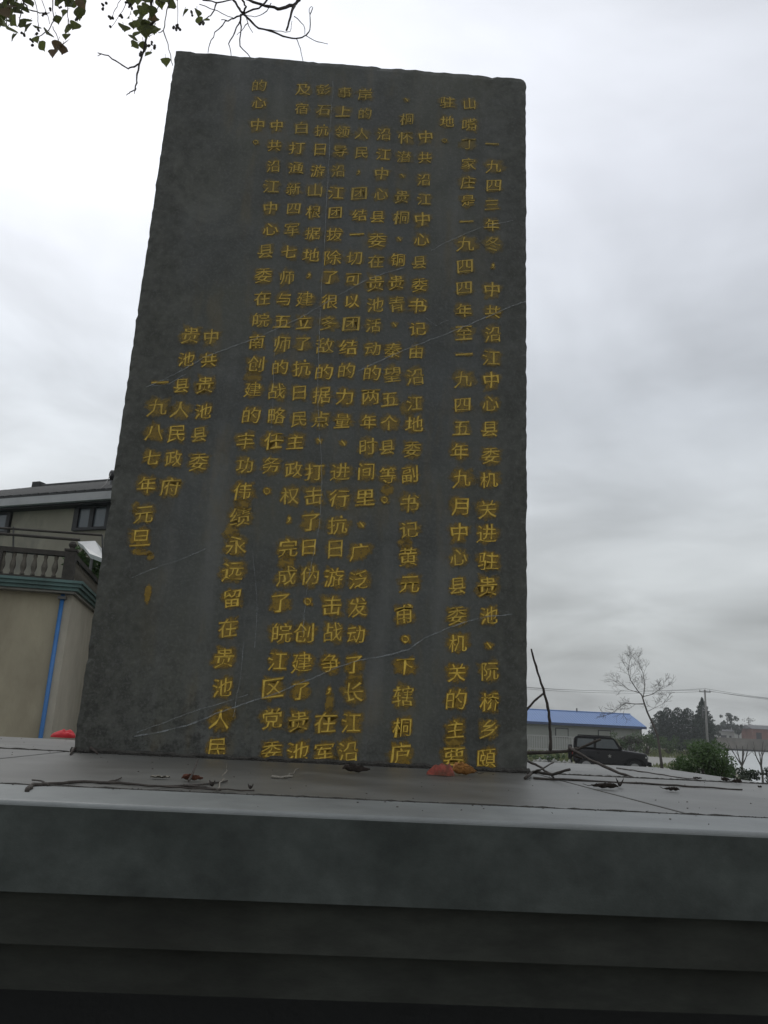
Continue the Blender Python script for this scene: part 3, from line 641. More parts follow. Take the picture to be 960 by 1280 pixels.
for i in range(900):
    k = rnd.random()
    if k < .45: x, y, z = rnd.uniform(-1.4, XR), YS+rnd.gauss(0, .004), .0006
    elif k < .75: x, y, z = rnd.choice([rnd.uniform(-1.6, -.61), rnd.uniform(.61, XR)]), rnd.gauss(0, .004), .0006
    else: x, y, z = rnd.uniform(-.66, .70), -abs(rnd.gauss(0, .016))-.004, .0006
    s = rnd.uniform(.0006, .0026)
    mb.add([(x+s*a*rnd.uniform(.6, 1.8), y+s*b, s*.5*c+z) for a, b, c in ((1, 0, 0), (-1, 0, 0), (0, 1, 0), (0, -1, 0), (0, 0, 1), (0, 0, -1))], [(0, 2, 4), (2, 1, 4), (1, 3, 4), (3, 0, 4), (2, 0, 5), (1, 2, 5), (3, 1, 5), (0, 3, 5)])
o = mb.obj('joint_dirt', M['mortar']); tag(o, 'dark dirt lodged along the slab joints and the foot of the stele', 'dirt', kind='stuff')
# loose specks
mb = MB()
for i in range(260):
    x, y = rnd.uniform(-1.2, XR-.02), rnd.uniform(YF+.03, YB-.05)
    if -.62 < x < .62 and -.01 < y < .2: continue
    s = rnd.uniform(.0006, .0022)
    mb.add([(x+s*a*rnd.uniform(.5, 1.6), y+s*b, s*.4*c+.0008) for a, b, c in ((1, 0, 0), (-1, 0, 0), (0, 1, 0), (0, -1, 0), (0, 0, 1), (0, 0, -1))], [(0, 2, 4), (2, 1, 4), (1, 3, 4), (3, 0, 4), (2, 0, 5), (1, 2, 5), (3, 1, 5), (0, 3, 5)])
o = mb.obj('grit', M['deadleaf']); tag(o, 'dark grit and crumbs scattered over the plinth top', 'grit', kind='stuff')

def grow(mb, p, d, L_, r, depth, spread=.55, seedr=rnd, up=.15, kids=3, minr=.004):
    n = 4; pts = [p]; dd = d.normalized()
    for i in range(n):
        dd = (dd+Vector((seedr.gauss(0, .16), seedr.gauss(0, .16), seedr.gauss(0, .12)+up*.2))).normalized(); pts.append(pts[-1]+dd*L_/n)
    mb.tube(pts, [max(minr, r*(1-.55*i/n)) for i in range(n+1)], 5 if depth > 1 else 4)
    if depth <= 0: return
    for k in range(kids+(1 if depth > 1 else 0)):
        q = pts[seedr.choice([2, 3, 4]) if k else n]
        a = (dd+Vector((seedr.gauss(0, spread), seedr.gauss(0, spread), seedr.gauss(0, spread*.7)+up))).normalized()
        grow(mb, q, a, L_*seedr.uniform(.55, .85), r*.5, depth-1, spread, seedr, up, kids, minr)

# ------------------------------------------------------------------ overhanging tallow tree
tree = empty('tallow_tree', (-4.6, 3.0, GZ)); tag(tree, 'tallow tree hanging leaves, dark berries and bare twigs over the stele top', 'tree')
inv_t = Vector((4.6, -3.0, -GZ))
def tp(v): return Vector(v)+inv_t
TD = 4.0
limbs = [[(-4.6, 3.0, GZ), (-4.65, 3.0, 0), (-4.5, 2.9, 2.0), (-4.3, 2.7, 3.4), (-4.1, 2.4, 4.6)]]
MB().tube([tp(p) for p in limbs[0]], [.17, .14, .12, .10, .075], 12).obj('trunk', M['bark'], tree, smooth=True)
hub1, hub2, hub3 = PD(60, -150, TD), PD(200, -190, TD), PD(360, -150, TD)
MB().tube([tp(p) for p in [(-4.1, 2.4, 4.6), (-3.4, 1.9, 4.75), hub1, hub2, hub3]], [.07, .055, .045, .035, .022], 8).obj('limb', M['bark'], tree, smooth=True)
MB().tube([tp(p) for p in [(-4.1, 2.4, 4.6), (-4.6, 2.6, 5.6), (-4.4, 2.9, 6.6)]], [.07, .05, .01], 8).obj('limb', M['bark'], tree, smooth=True)
BR = [  # pixel paths (base radius, tip radius); the first point is joined to the limb above the frame
 ('h2', [(190,-40),(190,0),(188,12),(194,25),(187,32),(184,45),(180,62),(174,80),(171,100),(169,112)], .011, .0045),
 (None, [(174,80),(167,84),(160,86),(150,80),(135,70),(122,66)], .006, .003), (None, [(169,112),(163,115),(158,119)], .004, .0025), (None, [(170,110),(168,117)], .004, .002), (None, [(126,68),(122,70)], .003, .002),
 ('h2', [(214,-30),(212,0),(208,20),(204,38),(210,55),(214,75),(216,82)], .005, .0022), (None, [(204,38),(198,41)], .003, .002),
 ('h1', [(155,-40),(150,0),(144,12),(139,22)], .0025, .0018), ('h1', [(165,-20),(158,5),(150,18),(139,34)], .003, .0016), ('h2', [(224,-20),(222,5),(222,34)], .003, .0018),
 ('h1', [(28,-40),(28,0),(36,12),(50,16),(62,16)], .006, .003), ('h1', [(44,-20),(44,0),(47,20),(48,38)], .0032, .002), ('h1', [(52,-20),(52,0),(58,15),(62,30)], .0028, .0018),
 ('h1', [(66,-40),(65,5),(68,25),(60,38),(48,46)], .005, .0025), (None, [(66,33),(70,42),(73,52)], .003, .002), ('h1', [(85,-20),(85,20),(87,35)], .003, .002), (None, [(30,2),(26,18),(22,34)], .005, .002), ('h1', [(8,-30),(10,5),(8,30)], .006, .003),
 ('h2', [(188,-20),(200,5),(196,12),(192,20)], .004, .002), (None, [(184,45),(176,40),(168,45),(166,52)], .004, .002), (None, [(180,60),(190,56),(194,62)], .003, .0015),
 ('h3', [(385,-30),(373,0),(370,5),(358,9),(347,11),(335,8),(322,4),(306,-2)], .013, .007), (None, [(368,6),(363,21),(358,38)], .009, .006),
 ('h2', [(284,-30),(292,0),(299,11),(304,17),(312,25),(324,36),(342,40),(360,47),(374,48),(383,44),(388,36),(388,18),(391,9)], .009, .0028),
 ('h3', [(338,-30),(334,0),(324,10),(304,17),(292,23),(282,27),(269,41),(262,55),(260,66)], .008, .0022), (None, [(301,17),(301,34),(300,57),(313,72)], .006, .0022), (None, [(301,25),(293,40),(286,55),(289,70)], .005, .0022),
 ('h2', [(250,-14),(253,0),(271,3),(292,-1)], .006, .004), (None, [(271,3),(266,17),(258,23)], .005, .0025), (None, [(249,5),(271,14),(291,22)], .003, .002), (None, [(339,3),(333,14),(319,21),(306,18)], .003, .002),
 (None, [(324,36),(345,39),(363,40),(365,26)], .0032, .0015), (None, [(368,20),(380,32),(381,43)], .003, .0018), (None, [(383,45),(397,53),(410,55)], .003, .002), (None, [(370,48),(376,60),(379,78),(379,84)], .003, .0018),
 (None, [(276,25),(286,26),(292,23)], .003, .002), (None, [(308,24),(311,32),(316,41)], .003, .002), (None, [(310,28),(302,38),(296,44)], .003, .0015), (None, [(388,18),(386,12),(390,8)], .0025, .0018), (None, [(304,17),(308,8),(303,0),(300,-10)], .006, .006)]
for h, pl, r0, r1 in BR:
    pts = [PD(x, y, TD+.15*noise.noise(Vector((x*.02, y*.02, 1)))) for x, y in pl]
    if h:
        LP_ = [hub1.lerp(hub2, k/10) for k in range(11)]+[hub2.lerp(hub3, k/10) for k in range(1, 11)]
        tgt = pts[0]-_r*.12; q_ = min(LP_, key=lambda v: (v-tgt).length); mid = q_.lerp(pts[0], .5)+Vector((rnd.uniform(-.05, .05), rnd.uniform(-.08, .02), rnd.uniform(0, .06)))
        pts = [q_, mid]+pts
    sm = []
    for a, b in zip(pts[:-1], pts[1:]):
        for k in range(3): sm.append(tp(a.lerp(b, k/3)+Vector((rnd.uniform(-1, 1), rnd.uniform(-1, 1), rnd.uniform(-1, 1)))*.003))
    sm.append(tp(pts[-1])); n = len(sm)
    MB().tube(sm, [(r0+(r1-r0)*i/(n-1))*.78*rnd.uniform(.9, 1.15) for i in range(n)], 6).obj('twig', M['twig'], tree, smooth=True)
mb = MB(); rt = random.Random(5)
for c_, dz in ((tp((-4.1, 2.4, 4.6)), 1.0), (tp((-3.4, 1.9, 4.75)), .8), (tp(hub1), .5), (tp(hub2), .5), (tp(hub3), .45), (tp(hub1.lerp(hub2, .5)), .5), (tp(hub2.lerp(hub3, .5)), .45), (tp((-4.6, 2.6, 5.6)), 1.0), (tp((-4.4, 2.9, 6.4)), .8)):
    for _ in range(3): grow(mb, c_, Vector((rt.gauss(0, .7), rt.gauss(0, .5)+.2, rt.uniform(.5, 1.2))), dz*rt.uniform(.7, 1.2), .02, 2, .5, rt, .15, 2, .003)
mb.obj('upper_twigs', M['twig'], tree)['kind'] = 'stuff'
def tallow_leaf(seed, m):
    r2 = random.Random(seed); vs = []; prof = [(0, .02), (.06, .30), (.18, .47), (.33, .50), (.5, .40), (.66, .25), (.82, .10), (1, .004)]
    cr_ = r2.uniform(.1, .5); b_ = r2.uniform(-.4, .4)
    for t, w in prof:
        for s in (-1, -.5, 0, .5, 1): vs.append((s*w*(.9+.2*r2.random()), abs(s)*w*cr_+b_*t*t, -t))
    fs = []
    for i in range(len(prof)-1):
        for j in range(4): a = i*5+j; fs.append((a, a+1, a+6, a+5))
    mb = MB().add(vs, fs); mb.tube([(0, 0, .35), (0, 0, 0)], .02, 4)
    me = bpy.data.meshes.new('leaf'); me.from_pydata(mb.v, [], mb.f); me.materials.append(M[m]); me.polygons.foreach_set('use_smooth', [True]*len(me.polygons)); return me
LM = [tallow_leaf(i, 'leaf') for i in range(6)]; LR = [tallow_leaf(20+i, 'leafred') for i in range(2)]
leaves = [(10,42,20),(5,34,16),(16,48,12),(61,46,13),(85,36,14),(96,34,13),(85,47,10),(73,56,12),(70,68,14),(84,57,12),(79,61,12),(49,57,12),(70,23,10),(38,28,8),(98,14,14),(92,5,14),(84,17,10),(25,30,13),(32,37,14),(47,37,9),(44,50,9),
 (154,37,14),(163,23,11),(176,19,12),(166,31,9),(181,39,18),(192,41,16),(186,32,14),(168,50,11),(172,58,11),(179,56,11),(188,69,10),(207,77,11),(217,6,13),(199,2,14),(182,9,12),(231,16,11),(205,3,12),(246,16,10),(248,25,10),(259,26,8),(160,40,10),(176,46,14),(190,48,10),(193,36,10)]
for _ in range(92):
    x = rnd.uniform(-25, 36); y = rnd.uniform(-25, 34)
    if y < 6+ (36-abs(x-6))*.9: leaves.append((x, y, rnd.uniform(10, 16)))
for _ in range(26): leaves.append((rnd.uniform(60, 104), rnd.uniform(-25, 8), rnd.uniform(9, 14)))
for _ in range(14): leaves.append((rnd.uniform(172, 197), rnd.uniform(0, 48), rnd.uniform(9, 14)))
for _ in range(44): leaves.append((rnd.uniform(160, 222), rnd.uniform(-30, 4), rnd.uniform(9, 14)))
for _ in range(40): leaves.append((rnd.uniform(-500, 330), rnd.uniform(-330, -45), rnd.uniform(11, 16)))
for i, (x, y, s) in enumerate(leaves):
    d = TD+rnd.uniform(-.25, .25) if y > -30 else TD+rnd.uniform(-.5, 1.2); k = s/FPX*d*1.15
    me = LR[i % 2] if (i in (7, 8, 9, 10) or rnd.random() < .05) else LM[i % 6]
    o = inst('leaf', me, tree, tp(PD(x, y-s*.45, d)), (rnd.uniform(-.5, .5), rnd.uniform(-.6, .6), rnd.uniform(-.9, .9)+(math.pi if rnd.random() < .5 else 0)), (k, k, k))
mb = MB()
bl = [(54,18),(57,16),(38,48),(41,52),(40,56),(45,42),(27,42),(30,44),(75,10),(78,14),(97,22),(100,20),(96,24),(129,5),(132,3),(128,11),(139,22),(137,20),(142,23),(150,20),(153,21),(139,34),(158,4),(161,8),(163,5),(176,66),(178,68),(175,69),(192,57),(194,60),(190,54),(222,34),(220,36),(224,36),(221,32),(218,35),(252,27),(254,30),(250,29),(240,15),(241,18),(187,56),(165,10),(62,12),(48,38),(219,38)]
for x, y in bl:
    for _ in range(2):
        c = tp(PD(x+rnd.uniform(-1.5, 1.5), y+rnd.uniform(-1.5, 1.5), TD+rnd.uniform(-.05, .05))); r = rnd.uniform(.0055, .008)
        mb.lathe([(r*.3, -r), (r*.85, -r*.5), (r, 0), (r*.85, r*.5), (r*.3, r)], c, 7)
o = mb.obj('berries', M['berry'], tree, smooth=True); o['kind'] = 'stuff'

# ------------------------------------------------------------------ lower house with balustraded roof
HC = PD(91, 742, 8.0)                           # underside corner of the teal moulding
rzh = R(8.7)
hs = empty('terrace_house', (HC.x, HC.y, GZ), rzh); tag(hs, 'beige rendered house with blue corner pipe, teal cornice and balustraded roof terrace', 'house')
zc_ = HC.z-GZ                                   # cornice underside in house space
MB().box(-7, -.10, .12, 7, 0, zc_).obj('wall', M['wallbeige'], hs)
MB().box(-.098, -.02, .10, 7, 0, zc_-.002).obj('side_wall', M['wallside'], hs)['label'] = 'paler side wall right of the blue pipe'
MB().tube([(-.11, .085, .02), (-.11, .085, zc_-.004)], .021, 10).obj('downpipe', M['bluepipe'], hs, smooth=True)
for h in (.2, 3.0): MB().box(-.15, -.07, .045, .1195, h, h+.03).obj('pipe_clip', M['metal'], hs)
for i, (o_, h0, h1) in enumerate(((0, .0, .022), (.03, .024, .058), (.055, .060, .095), (.075, .097, .125))):
    MB().box(-7.2, o_+.02, -o_-.0, 7.2, zc_+h0, zc_+h1).obj('cornice_band', M['cornice' if i == 0 else 'teal'], hs)
zt = zc_+.127
MB().box(-7, -.02, .02, .16, zt, zt+.03).obj('kerb', M['post'], hs); MB().box(-.16, -.021, .165, 7, zt, zt+.03).obj('kerb', M['post'], hs)
MB().box(-7, -.14, .04, .12, zt+.265, zt+.315).obj('handrail', M['post'], hs); MB().box(-.13, -.05, .16, 7, zt+.265, zt+.315).obj('handrail', M['post'], hs)
bal = [(.030, 0), (.030, .03), (.018, .045), (.034, .09), (.040, .13), (.030, .18), (.018, .225), (.026, .245), (.026, .283)]
bme = MB().lathe(bal, (0, 0, 0), 10).mesh('baluster', M['balu'], True)
for i in range(30): inst('baluster', bme, hs, (-.23-.103*i-(.06 if i > 5 else 0), .08, zt+.0305), scale=(.8, .8, .828))
for i in range(26): inst('baluster', bme, hs, (-.09, .28+.10*i, zt+.0305), scale=(.8, .8, .828))
pm = MB(); pm.box(-.075, .075, -.075, .075, 0, .46); pm.box(-.09, .09, -.09, .09, .46, .49); pm.lathe([(.05, .49), (.035, .52), (.055, .55), (.06, .575), (.04, .61), (.01, .625)], (0, 0, 0), 10)
pme = pm.mesh('post', M['post']); inst('post', pme, hs, (-.09, .085, zt), scale=(.70, .70, .70)); inst('post', MB().box(-.065, .065, -.05, .05, 0, .264).mesh('post', M['post']), hs, (-.81, .08, zt)); inst('post', pme, hs, (-3.45, .085, zt), scale=(.7, .7, .7))
# clothes rail on the terrace
cr_o = empty('clothes_rail', (0, 0, 0)); 
p0 = PD(16, 716, 8.3); p1 = PD(17, 658, 8.3)
MB().tube([p0, p1], .010, 6).obj('pole', M['metal'], cr_o)
MB().tube([PD(-60, 657, 8.3), PD(17, 661, 8.3), PD(128, 669, 8.5)], .013, 6).obj('bar', M['post'], cr_o); MB().tube([PD(-60, 663, 8.25), PD(0, 667, 8.25), PD(100, 675, 8.3)], .016, 6).obj('bar', M['post'], cr_o)
MB().tube([PD(128, 669, 8.5), PD(129, 712, 8.5)], .012, 6).obj('pole', M['metal'], cr_o); MB().tube([PD(-60, 657, 8.3), PD(-61, 712, 8.3)], .012, 6).obj('pole', M['metal'], cr_o)
tag(cr_o, 'two thin dark rails on metal poles above the terrace balustrade', 'rail')
# white sheet canopy behind the corner post
wc = [PD(97, 677, 10.4), PD(119, 676, 10.2), PD(131, 690, 9.2), PD(131, 699, 9.2), PD(112, 692, 9.6), PD(104, 682, 10.2)]
n = len(wc); vs = wc+[p+Vector((.01, .03, -.05)) for p in wc]
o = MB().add(vs, [tuple(range(n)), tuple(range(2*n-1, n-1, -1))]+[(i, i+n, (i+1) % n+n, (i+1) % n) for i in range(n)]).obj('canopy', M['white']); tag(o, 'white sheet canopy seen behind the corner post of the balustrade', 'canopy')
MB().tube([PD(116, 690, 9.9), Vector((PD(116, 690, 9.9).x, PD(116, 690, 9.9).y, HC.z+.19))], .02, 6).obj('leg', M['metal'], o)

# upper house ---------------------------------------------------------------
E0 = PD(118, 625, 11.0)                         # a point on the underside of the fascia
rzu = R(-23.5)
uh = empty('tiled_house', (E0.x, E0.y, GZ), rzu); tag(uh, 'taller house with grey tiled roof, pale concrete eave and dark-framed windows behind the terrace', 'house')
ze = E0.z-GZ
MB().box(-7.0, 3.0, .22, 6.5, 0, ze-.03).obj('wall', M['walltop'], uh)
MB().box(-7.8, 3.8, .05, 7.2, ze-.03, ze-.002).obj('soffit', M['dark'], uh)
MB().box(-8, 4, -.02, 7.4, ze, ze+.115).obj('fascia', M['fascia'], uh)
def uhit(px, py, yl):
    rot = Matrix.Rotation(-rzu, 4, 'Z'); o_ = rot @ (CAM-Vector((E0.x, E0.y, GZ))); d_ = rot @ ray(px, py); return o_+d_*((yl-o_.y)/d_.y)
RX0, RX1, RY = -8, 4, 3.4
rl = uhit(47, 608, RY); RLX = rl.x; RZ = rl.z-(ze+.118)-.05
vs = [(RX0, .02, ze+.118), (RX1, .02, ze+.118), (RX1, 7.3, ze+.118), (RX0, 7.3, ze+.118), (RLX, RY, ze+.118+RZ), (RX1-2.5, RY, ze+.118+RZ)]
rf = MB().add(vs, [(0, 1, 5, 4), (1, 2, 5), (2, 3, 4, 5), (3, 0, 4), (3, 2, 1, 0)]).obj('roof', M['tile'], uh)
mb = MB(); sl_ = RZ/(RY-.02)
for r in range(11):                              # lapped rows of tile
    q0 = r/11; q1 = (r+1.15)/11; q1 = min(q1, 1)
    ya, yb_ = .02+(RY-.02)*q0, .02+(RY-.02)*q1
    xa, xb = RX0+(RLX-RX0)*q0, RX1-2.5*q0; xc, xd = RX0+(RLX-RX0)*q1, RX1-2.5*q1
    za, zb = ze+.118+RZ*q0+.035, ze+.118+RZ*q1+.012
    mb.add([(xa, ya, za), (xb, ya, za), (xd, yb_, zb), (xc, yb_, zb), (xa, ya, za-.03), (xb, ya, za-.03)], [(0, 1, 2, 3), (4, 5, 1, 0)])
o = mb.obj('tile_rows', M['tile'], uh); o['kind'] = 'stuff'
mb = MB()
for i in range(70):
    x = RX0+.1+i*(RX1-RX0-.2)/69
    if x < RLX: t = (x-RX0)/(RLX-RX0)
    elif x > RX1-2.5: t = (RX1-x)/2.5
    else: t = 1
    t *= .98
    mb.tube([(x, .02, ze+.118+.035), (x, .02+(RY-.02)*t, ze+.118+RZ*t+.03)], .022, 5)
o = mb.obj('cover_tiles', M['tile'], uh); o['kind'] = 'stuff'
MB().tube([(RLX, RY, ze+.118+RZ+.03), (RX1-2.5, RY, ze+.118+RZ+.03)], .06, 8).obj('ridge', M['tile'], uh)
MB().box(RLX-.08, RLX+.12, RY-.08, RY+.08, ze+.118+RZ, ze+.118+RZ+.13).obj('ridge_end', M['tile'], uh)
def uwin(px0, px1, py0, py1):
    # window on the wall plane (local y = .55)
    rot = Matrix.Rotation(-rzu, 4, 'Z'); base = Vector((E0.x, E0.y, GZ))
    def hit(px, py):
        o_ = rot @ (CAM-base); d_ = rot @ ray(px, py); t = (.22-o_.y)/d_.y; return o_+d_*t
    a = hit(px0, py0); b = hit(px1, py1)
    x0, x1, z0, z1_ = a.x, b.x, min(a.z, b.z), max(a.z, b.z)
    w = MB(); t = .07
    w.box(x0, x1, .17, .219, z1_-t, z1_); w.box(x0, x1, .17, .219, z0, z0+t*.6); w.box(x0, x0+t*1.2, .171, .218, z0+t*.6, z1_-t); w.box(x1-t, x1, .171, .218, z0+t*.6, z1_-t)
    w.box((x0+x1)/2-.035, (x0+x1)/2+.035, .172, .217, z0+t*.6, z1_-t)
    f = w.obj('window', M['dark'], uh)
    for s0, s1 in ((x0+t*1.2, (x0+x1)/2-.035), ((x0+x1)/2+.035, x1-t)): MB().box(s0+.003, s1-.003, .200, .210, z0+t*.6+.003, z1_-t-.003).obj('pane', M['glass'], f)
uwin(97, 137, 631, 662); uwin(-28, 12, 640, 667)
# solar water heater on the ridge
hp = PD(139, 594, 12.6)
wh = empty('water_heater', hp); tag(wh, 'dark cylindrical solar water heater tank on the ridge, half hidden by the stele', 'water heater')
MB().lathe([(.055, -.02), (.085, 0), (.085, 1.2), (.055, 1.22)], (0, 0, 0), 14, axis='x').obj('tank', M['dark'], wh, smooth=True)
MB().box(-.03, 1.15, .1, .14, -.34, -.02).obj('collector', M['glass'], wh); MB().tube([(.03, 0, -.07), (.03, 0, -.42)], .02, 6).obj('leg', M['metal'], wh); MB().tube([(1.1, 0, -.07), (1.1, 0, -.42)], .02, 6).obj('leg', M['metal'], wh)
# wires from the heater
MB().tube([hp+Vector((0, 0, .05)), PD(132, 605, 11.4), PD(125, 611, 11.0)], .004, 4).obj('cable', M['dark'], wh).matrix_parent_inverse = Matrix.Translation(-hp)

# ------------------------------------------------------------------ foliage helpers
def leaf_cards(n, sampler, size, mb=None, flat=.3):
    mb = mb or MB()
    for _ in range(n):
        c, k = sampler(); s = size*rnd.uniform(.6, 1.4)*k
        a = Vector((rnd.gauss(0, 1), rnd.gauss(0, 1), rnd.gauss(0, 1))).normalized(); b = a.orthogonal().normalized(); b.rotate(Matrix.Rotation(rnd.uniform(0, 6.28), 3, a)); d = a.cross(b)
        mb.add([c-b*s, c-d*s*.45, c+b*s, c+d*s*.45], [(0, 1, 2, 3)])
    return mb
def blob_sampler(blobs):
    ws = [r[3]**2 for r in blobs]; tot = sum(ws)
    def f():
        q = rnd.random()*tot
        for b, w in zip(blobs, ws):
            q -= w
            if q <= 0: break
        x, y, z, r = b[:4]; v = Vector((rnd.gauss(0, 1), rnd.gauss(0, 1), rnd.gauss(0, 1))).normalized()*r*rnd.random()**.4
        return Vector((x+v.x, y+v.y, z+v.z*.9)), 1
    return f
def shrub(name, base, w, h, n, leaf, m, label, cat='shrub', group=None, d=None, blobs=14):
    root = empty(name, base); tag(root, label, cat, group)
    bl = [(rnd.uniform(-.36, .36)*w, rnd.uniform(-.36, .36)*(d or w), h*rnd.uniform(.22, .82), rnd.uniform(.14, .24)*min(w, h*1.2)) for _ in range(blobs)]
    leaf_cards(n, blob_sampler(bl), leaf).obj('foliage', m, root)['kind'] = 'stuff'
    mb = MB()
    for b in bl: mb.tube([(rnd.uniform(-.05, .05), rnd.uniform(-.05, .05), 0), (b[0]*.5, b[1]*.5, b[2]*.5), b[:3]], [.018*h, .012*h, .004*h], 5)
    mb.obj('stems', M['bark'], root); return root
# green shrub behind the terrace
b = PD(121, 680, 10.5)
shrub('potted_shrub', (b.x, b.y, HC.z+.1), .7, 1.05, 900, .05, M['green2'], 'green bush on the terrace between the corner post and the stele')

# ------------------------------------------------------------------ right-hand background
def gp(px, y, z=GZ):                             # ground point seen at pixel column px, at distance plane y
    lo = PY(px, 925, y); return Vector((lo.x, y, z))
# big green shrub near the plinth
b = gp(876, 16)
shrub('leafy_shrub', b, 1.4, (PY(876, 926, 16).z-GZ)/.93, 9000, .034, M['green2'], 'broad bright green leafy shrub beyond the right end of the plinth', blobs=26)
b = gp(852, 17); shrub('dry_shrub', b, .6, (PY(852, 948, 17).z-GZ)/.95, 900, .03, mat('dry_shrub_leaf', (.13, .085, .05), .7, .4, 4, 0), 'low reddish brown dry bush left of the green shrub', blobs=9)
# hedge
hd = empty('clipped_hedge', gp(930, 19)); tag(hd, 'dark low clipped hedge running right from the green shrub', 'hedge')
bl = []; HH = PY(930, 956, 19).z-GZ
for i in range(95):
    bl.append((rnd.uniform(-1.1, 2.8), rnd.uniform(-.35, .35), rnd.uniform(.35, 1.0)*(HH-.16)+.05*math.sin(i), rnd.uniform(.12, .2)))
leaf_cards(15000, blob_sampler(bl), .036).obj('foliage', M['hedge'], hd)['kind'] = 'stuff'
mb = MB()
for i in range(30): x = -1.1+3.9*i/29; mb.tube([(x, 0, 0), (x+rnd.uniform(-.05, .05), rnd.uniform(-.1, .1), .9)], .012, 5)
mb.obj('stems', M['bark'], hd)
# small pruned trees by the pond
for i, (px, py) in enumerate(((906, 936), (925, 934), (949, 934), (973, 934))):
    y = 24; base = gp(px, y); top = PY(px, py, y); H = top.z-GZ
    t = empty('pollarded_tree', base); g = 'small pollarded trees by the pond'
    tag(t, ['small bare pollarded tree just right of the green shrub', 'small bare forked tree, second along the pond bank', 'small bare forked tree at the right, third along the pond bank', 'small bare forked tree at the right frame edge'][i], 'tree', g)
    mb = MB(); mb.tube([(0, 0, 0), (.02, 0, H*.5), (0, 0, H*.68)], [.045, .035, .032], 7); mb.obj('trunk', M['farbark'], t)
    mb = MB(); rr = random.Random(30+i)
    for k in range(5):
        a = rr.uniform(0, 6.28); s = rr.uniform(.10, .26)
        mb.tube([(0, 0, H*.66), (s*.55*math.cos(a), s*.55*math.sin(a), H*.8), (s*math.cos(a), s*math.sin(a), H*rr.uniform(.92, 1.05))], [.026, .018, .008], 5)
        for _ in range(2): mb.tube([(s*.6*math.cos(a), s*.6*math.sin(a), H*.82), (s*1.3*math.cos(a)+rr.uniform(-.1, .1), s*math.sin(a), H*rr.uniform(.95, 1.12))], [.008, .004], 4)
    mb.obj('crown', M['farbark'], t)
# far embankment wall across the pond
ew = MB(); x0 = 4.5+.43*250+1; ew.box(x0-8, 620, 249.0, 250.5, -3.2, .95); ew.box(x0-8, 620, 248.8, 250.7, .952, 1.2)
o = ew.obj('embankment_wall', M['embank']); tag(o, 'long brown embankment wall along the far side of the pond', 'wall')
mb = MB(); mb.box(x0-8, 620, 247.2, 248.98, -2.9, -2.1)
o = mb.obj('pond_ledge', M['rubber']); tag(o, 'dark waterline ledge at the foot of the far embankment wall', 'ledge')
# far houses
def far_house(px0, px1, ytop, yeave, y, wallm, roofm, label, gable=False, windows=()):
    a, b_ = PY(px0, 920, y), PY(px1, 920, y); cxm = (a.x+b_.x)/2; w = b_.x-a.x; base = -.2
    zt_ = PY((px0+px1)/2, ytop, y).z-base; zev = PY((px0+px1)/2, yeave, y).z-base
    r = empty('far_house', (cxm, y, base)); tag(r, label, 'house')
    MB().box(-w/2, w/2, 0, 8, 0, zev).obj('wall', M[wallm], r)
    if gable:
        MB().prism([(-w/2, zev+.01), (w/2, zev+.01), (0, zt_-.3)], .0, 8).obj('gable', M[wallm], r)
        MB().prism([(-w/2-.5, zev-.1), (-w/2-.5, zev+.2), (0, zt_), (w/2+.5, zev+.2), (w/2+.5, zev-.1), (0, zt_-.28)], -.4, 8.4).obj('roof', M[roofm], r)
    else:
        MB().add([(-w/2-.5, -.5, zev+.01), (w/2+.5, -.5, zev+.01), (w/2+.5, 8.5, zev+.01), (-w/2-.5, 8.5, zev+.01), (-w/2-.3, 4, zt_), (w/2+.3, 4, zt_)], [(0, 1, 5, 4), (1, 2, 5), (2, 3, 4, 5), (3, 0, 4), (3, 2, 1, 0)]).obj('roof', M[roofm], r)
    for (u0, u1, h0, h1) in windows: MB().box(-w/2+w*u0, -w/2+w*u1, -.06, .04, zev*h0, zev*h1).obj('window', M['dark'], r)
    return r
far_house(892, 918, 910.5, 914, 285, 'farwhite', 'farroof', 'small white far house with dark arched doorway above the embankment', windows=((.35, .62, .0, .62), (.75, .86, .3, .6)))
far_house(919, 943, 907.5, 916, 300, 'farwhite', 'farroof', 'far white gabled house between the trees and the brick house', gable=True, windows=((.42, .56, .2, .6),))
far_house(941, 985, 907, 912, 275, 'brick', 'farroof', 'far red brick house with grey roof at the right edge', windows=((.1, .25, .3, .75), (.45, .62, .1, .75), (.75, .88, .3, .75)))
# far trees
def crown_tree(px, pytop, pybase, y, wpx, m, label, n=1500, leaf=.35, group='trees on the far bank', dens=1, base=-.2):
    top = PY(px, pytop, y); w = wpx/FPX*y*1.0; r = empty('far_tree', (top.x, y, base)); H = top.z-base
    tag(r, label, 'tree', group)
    MB().tube([(0, 0, 0), (.1, 0, H*.5), (0, 0, H*.8)], [.03*H, .02*H, .01*H], 6).obj('trunk', M['bark'], r)
    bl = [(rnd.uniform(-.4, .4)*w, rnd.uniform(-.3, .3)*w, H*rnd.uniform(.35, .88), w*rnd.uniform(.10, .2)) for _ in range(16)]
    leaf_cards(int(n*dens), blob_sampler(bl), leaf).obj('crown', m, r)['kind'] = 'stuff'
    return r
crown_tree(908, 889, 915, 290, 22, M['fartree'], 'dark round far tree behind the small white house')
crown_tree(897, 903, 915, 275, 16, M['fartree'], 'low dark far tree left of the white house', n=900)
crown_tree(922, 904, 918, 280, 12, M['fartree'], 'low dark far bush tree in front of the gabled house', n=700)
crown_tree(935, 893, 915, 315, 22, M['farbark'], 'thin pale leafless far tree behind the gabled house', n=450, leaf=.22)
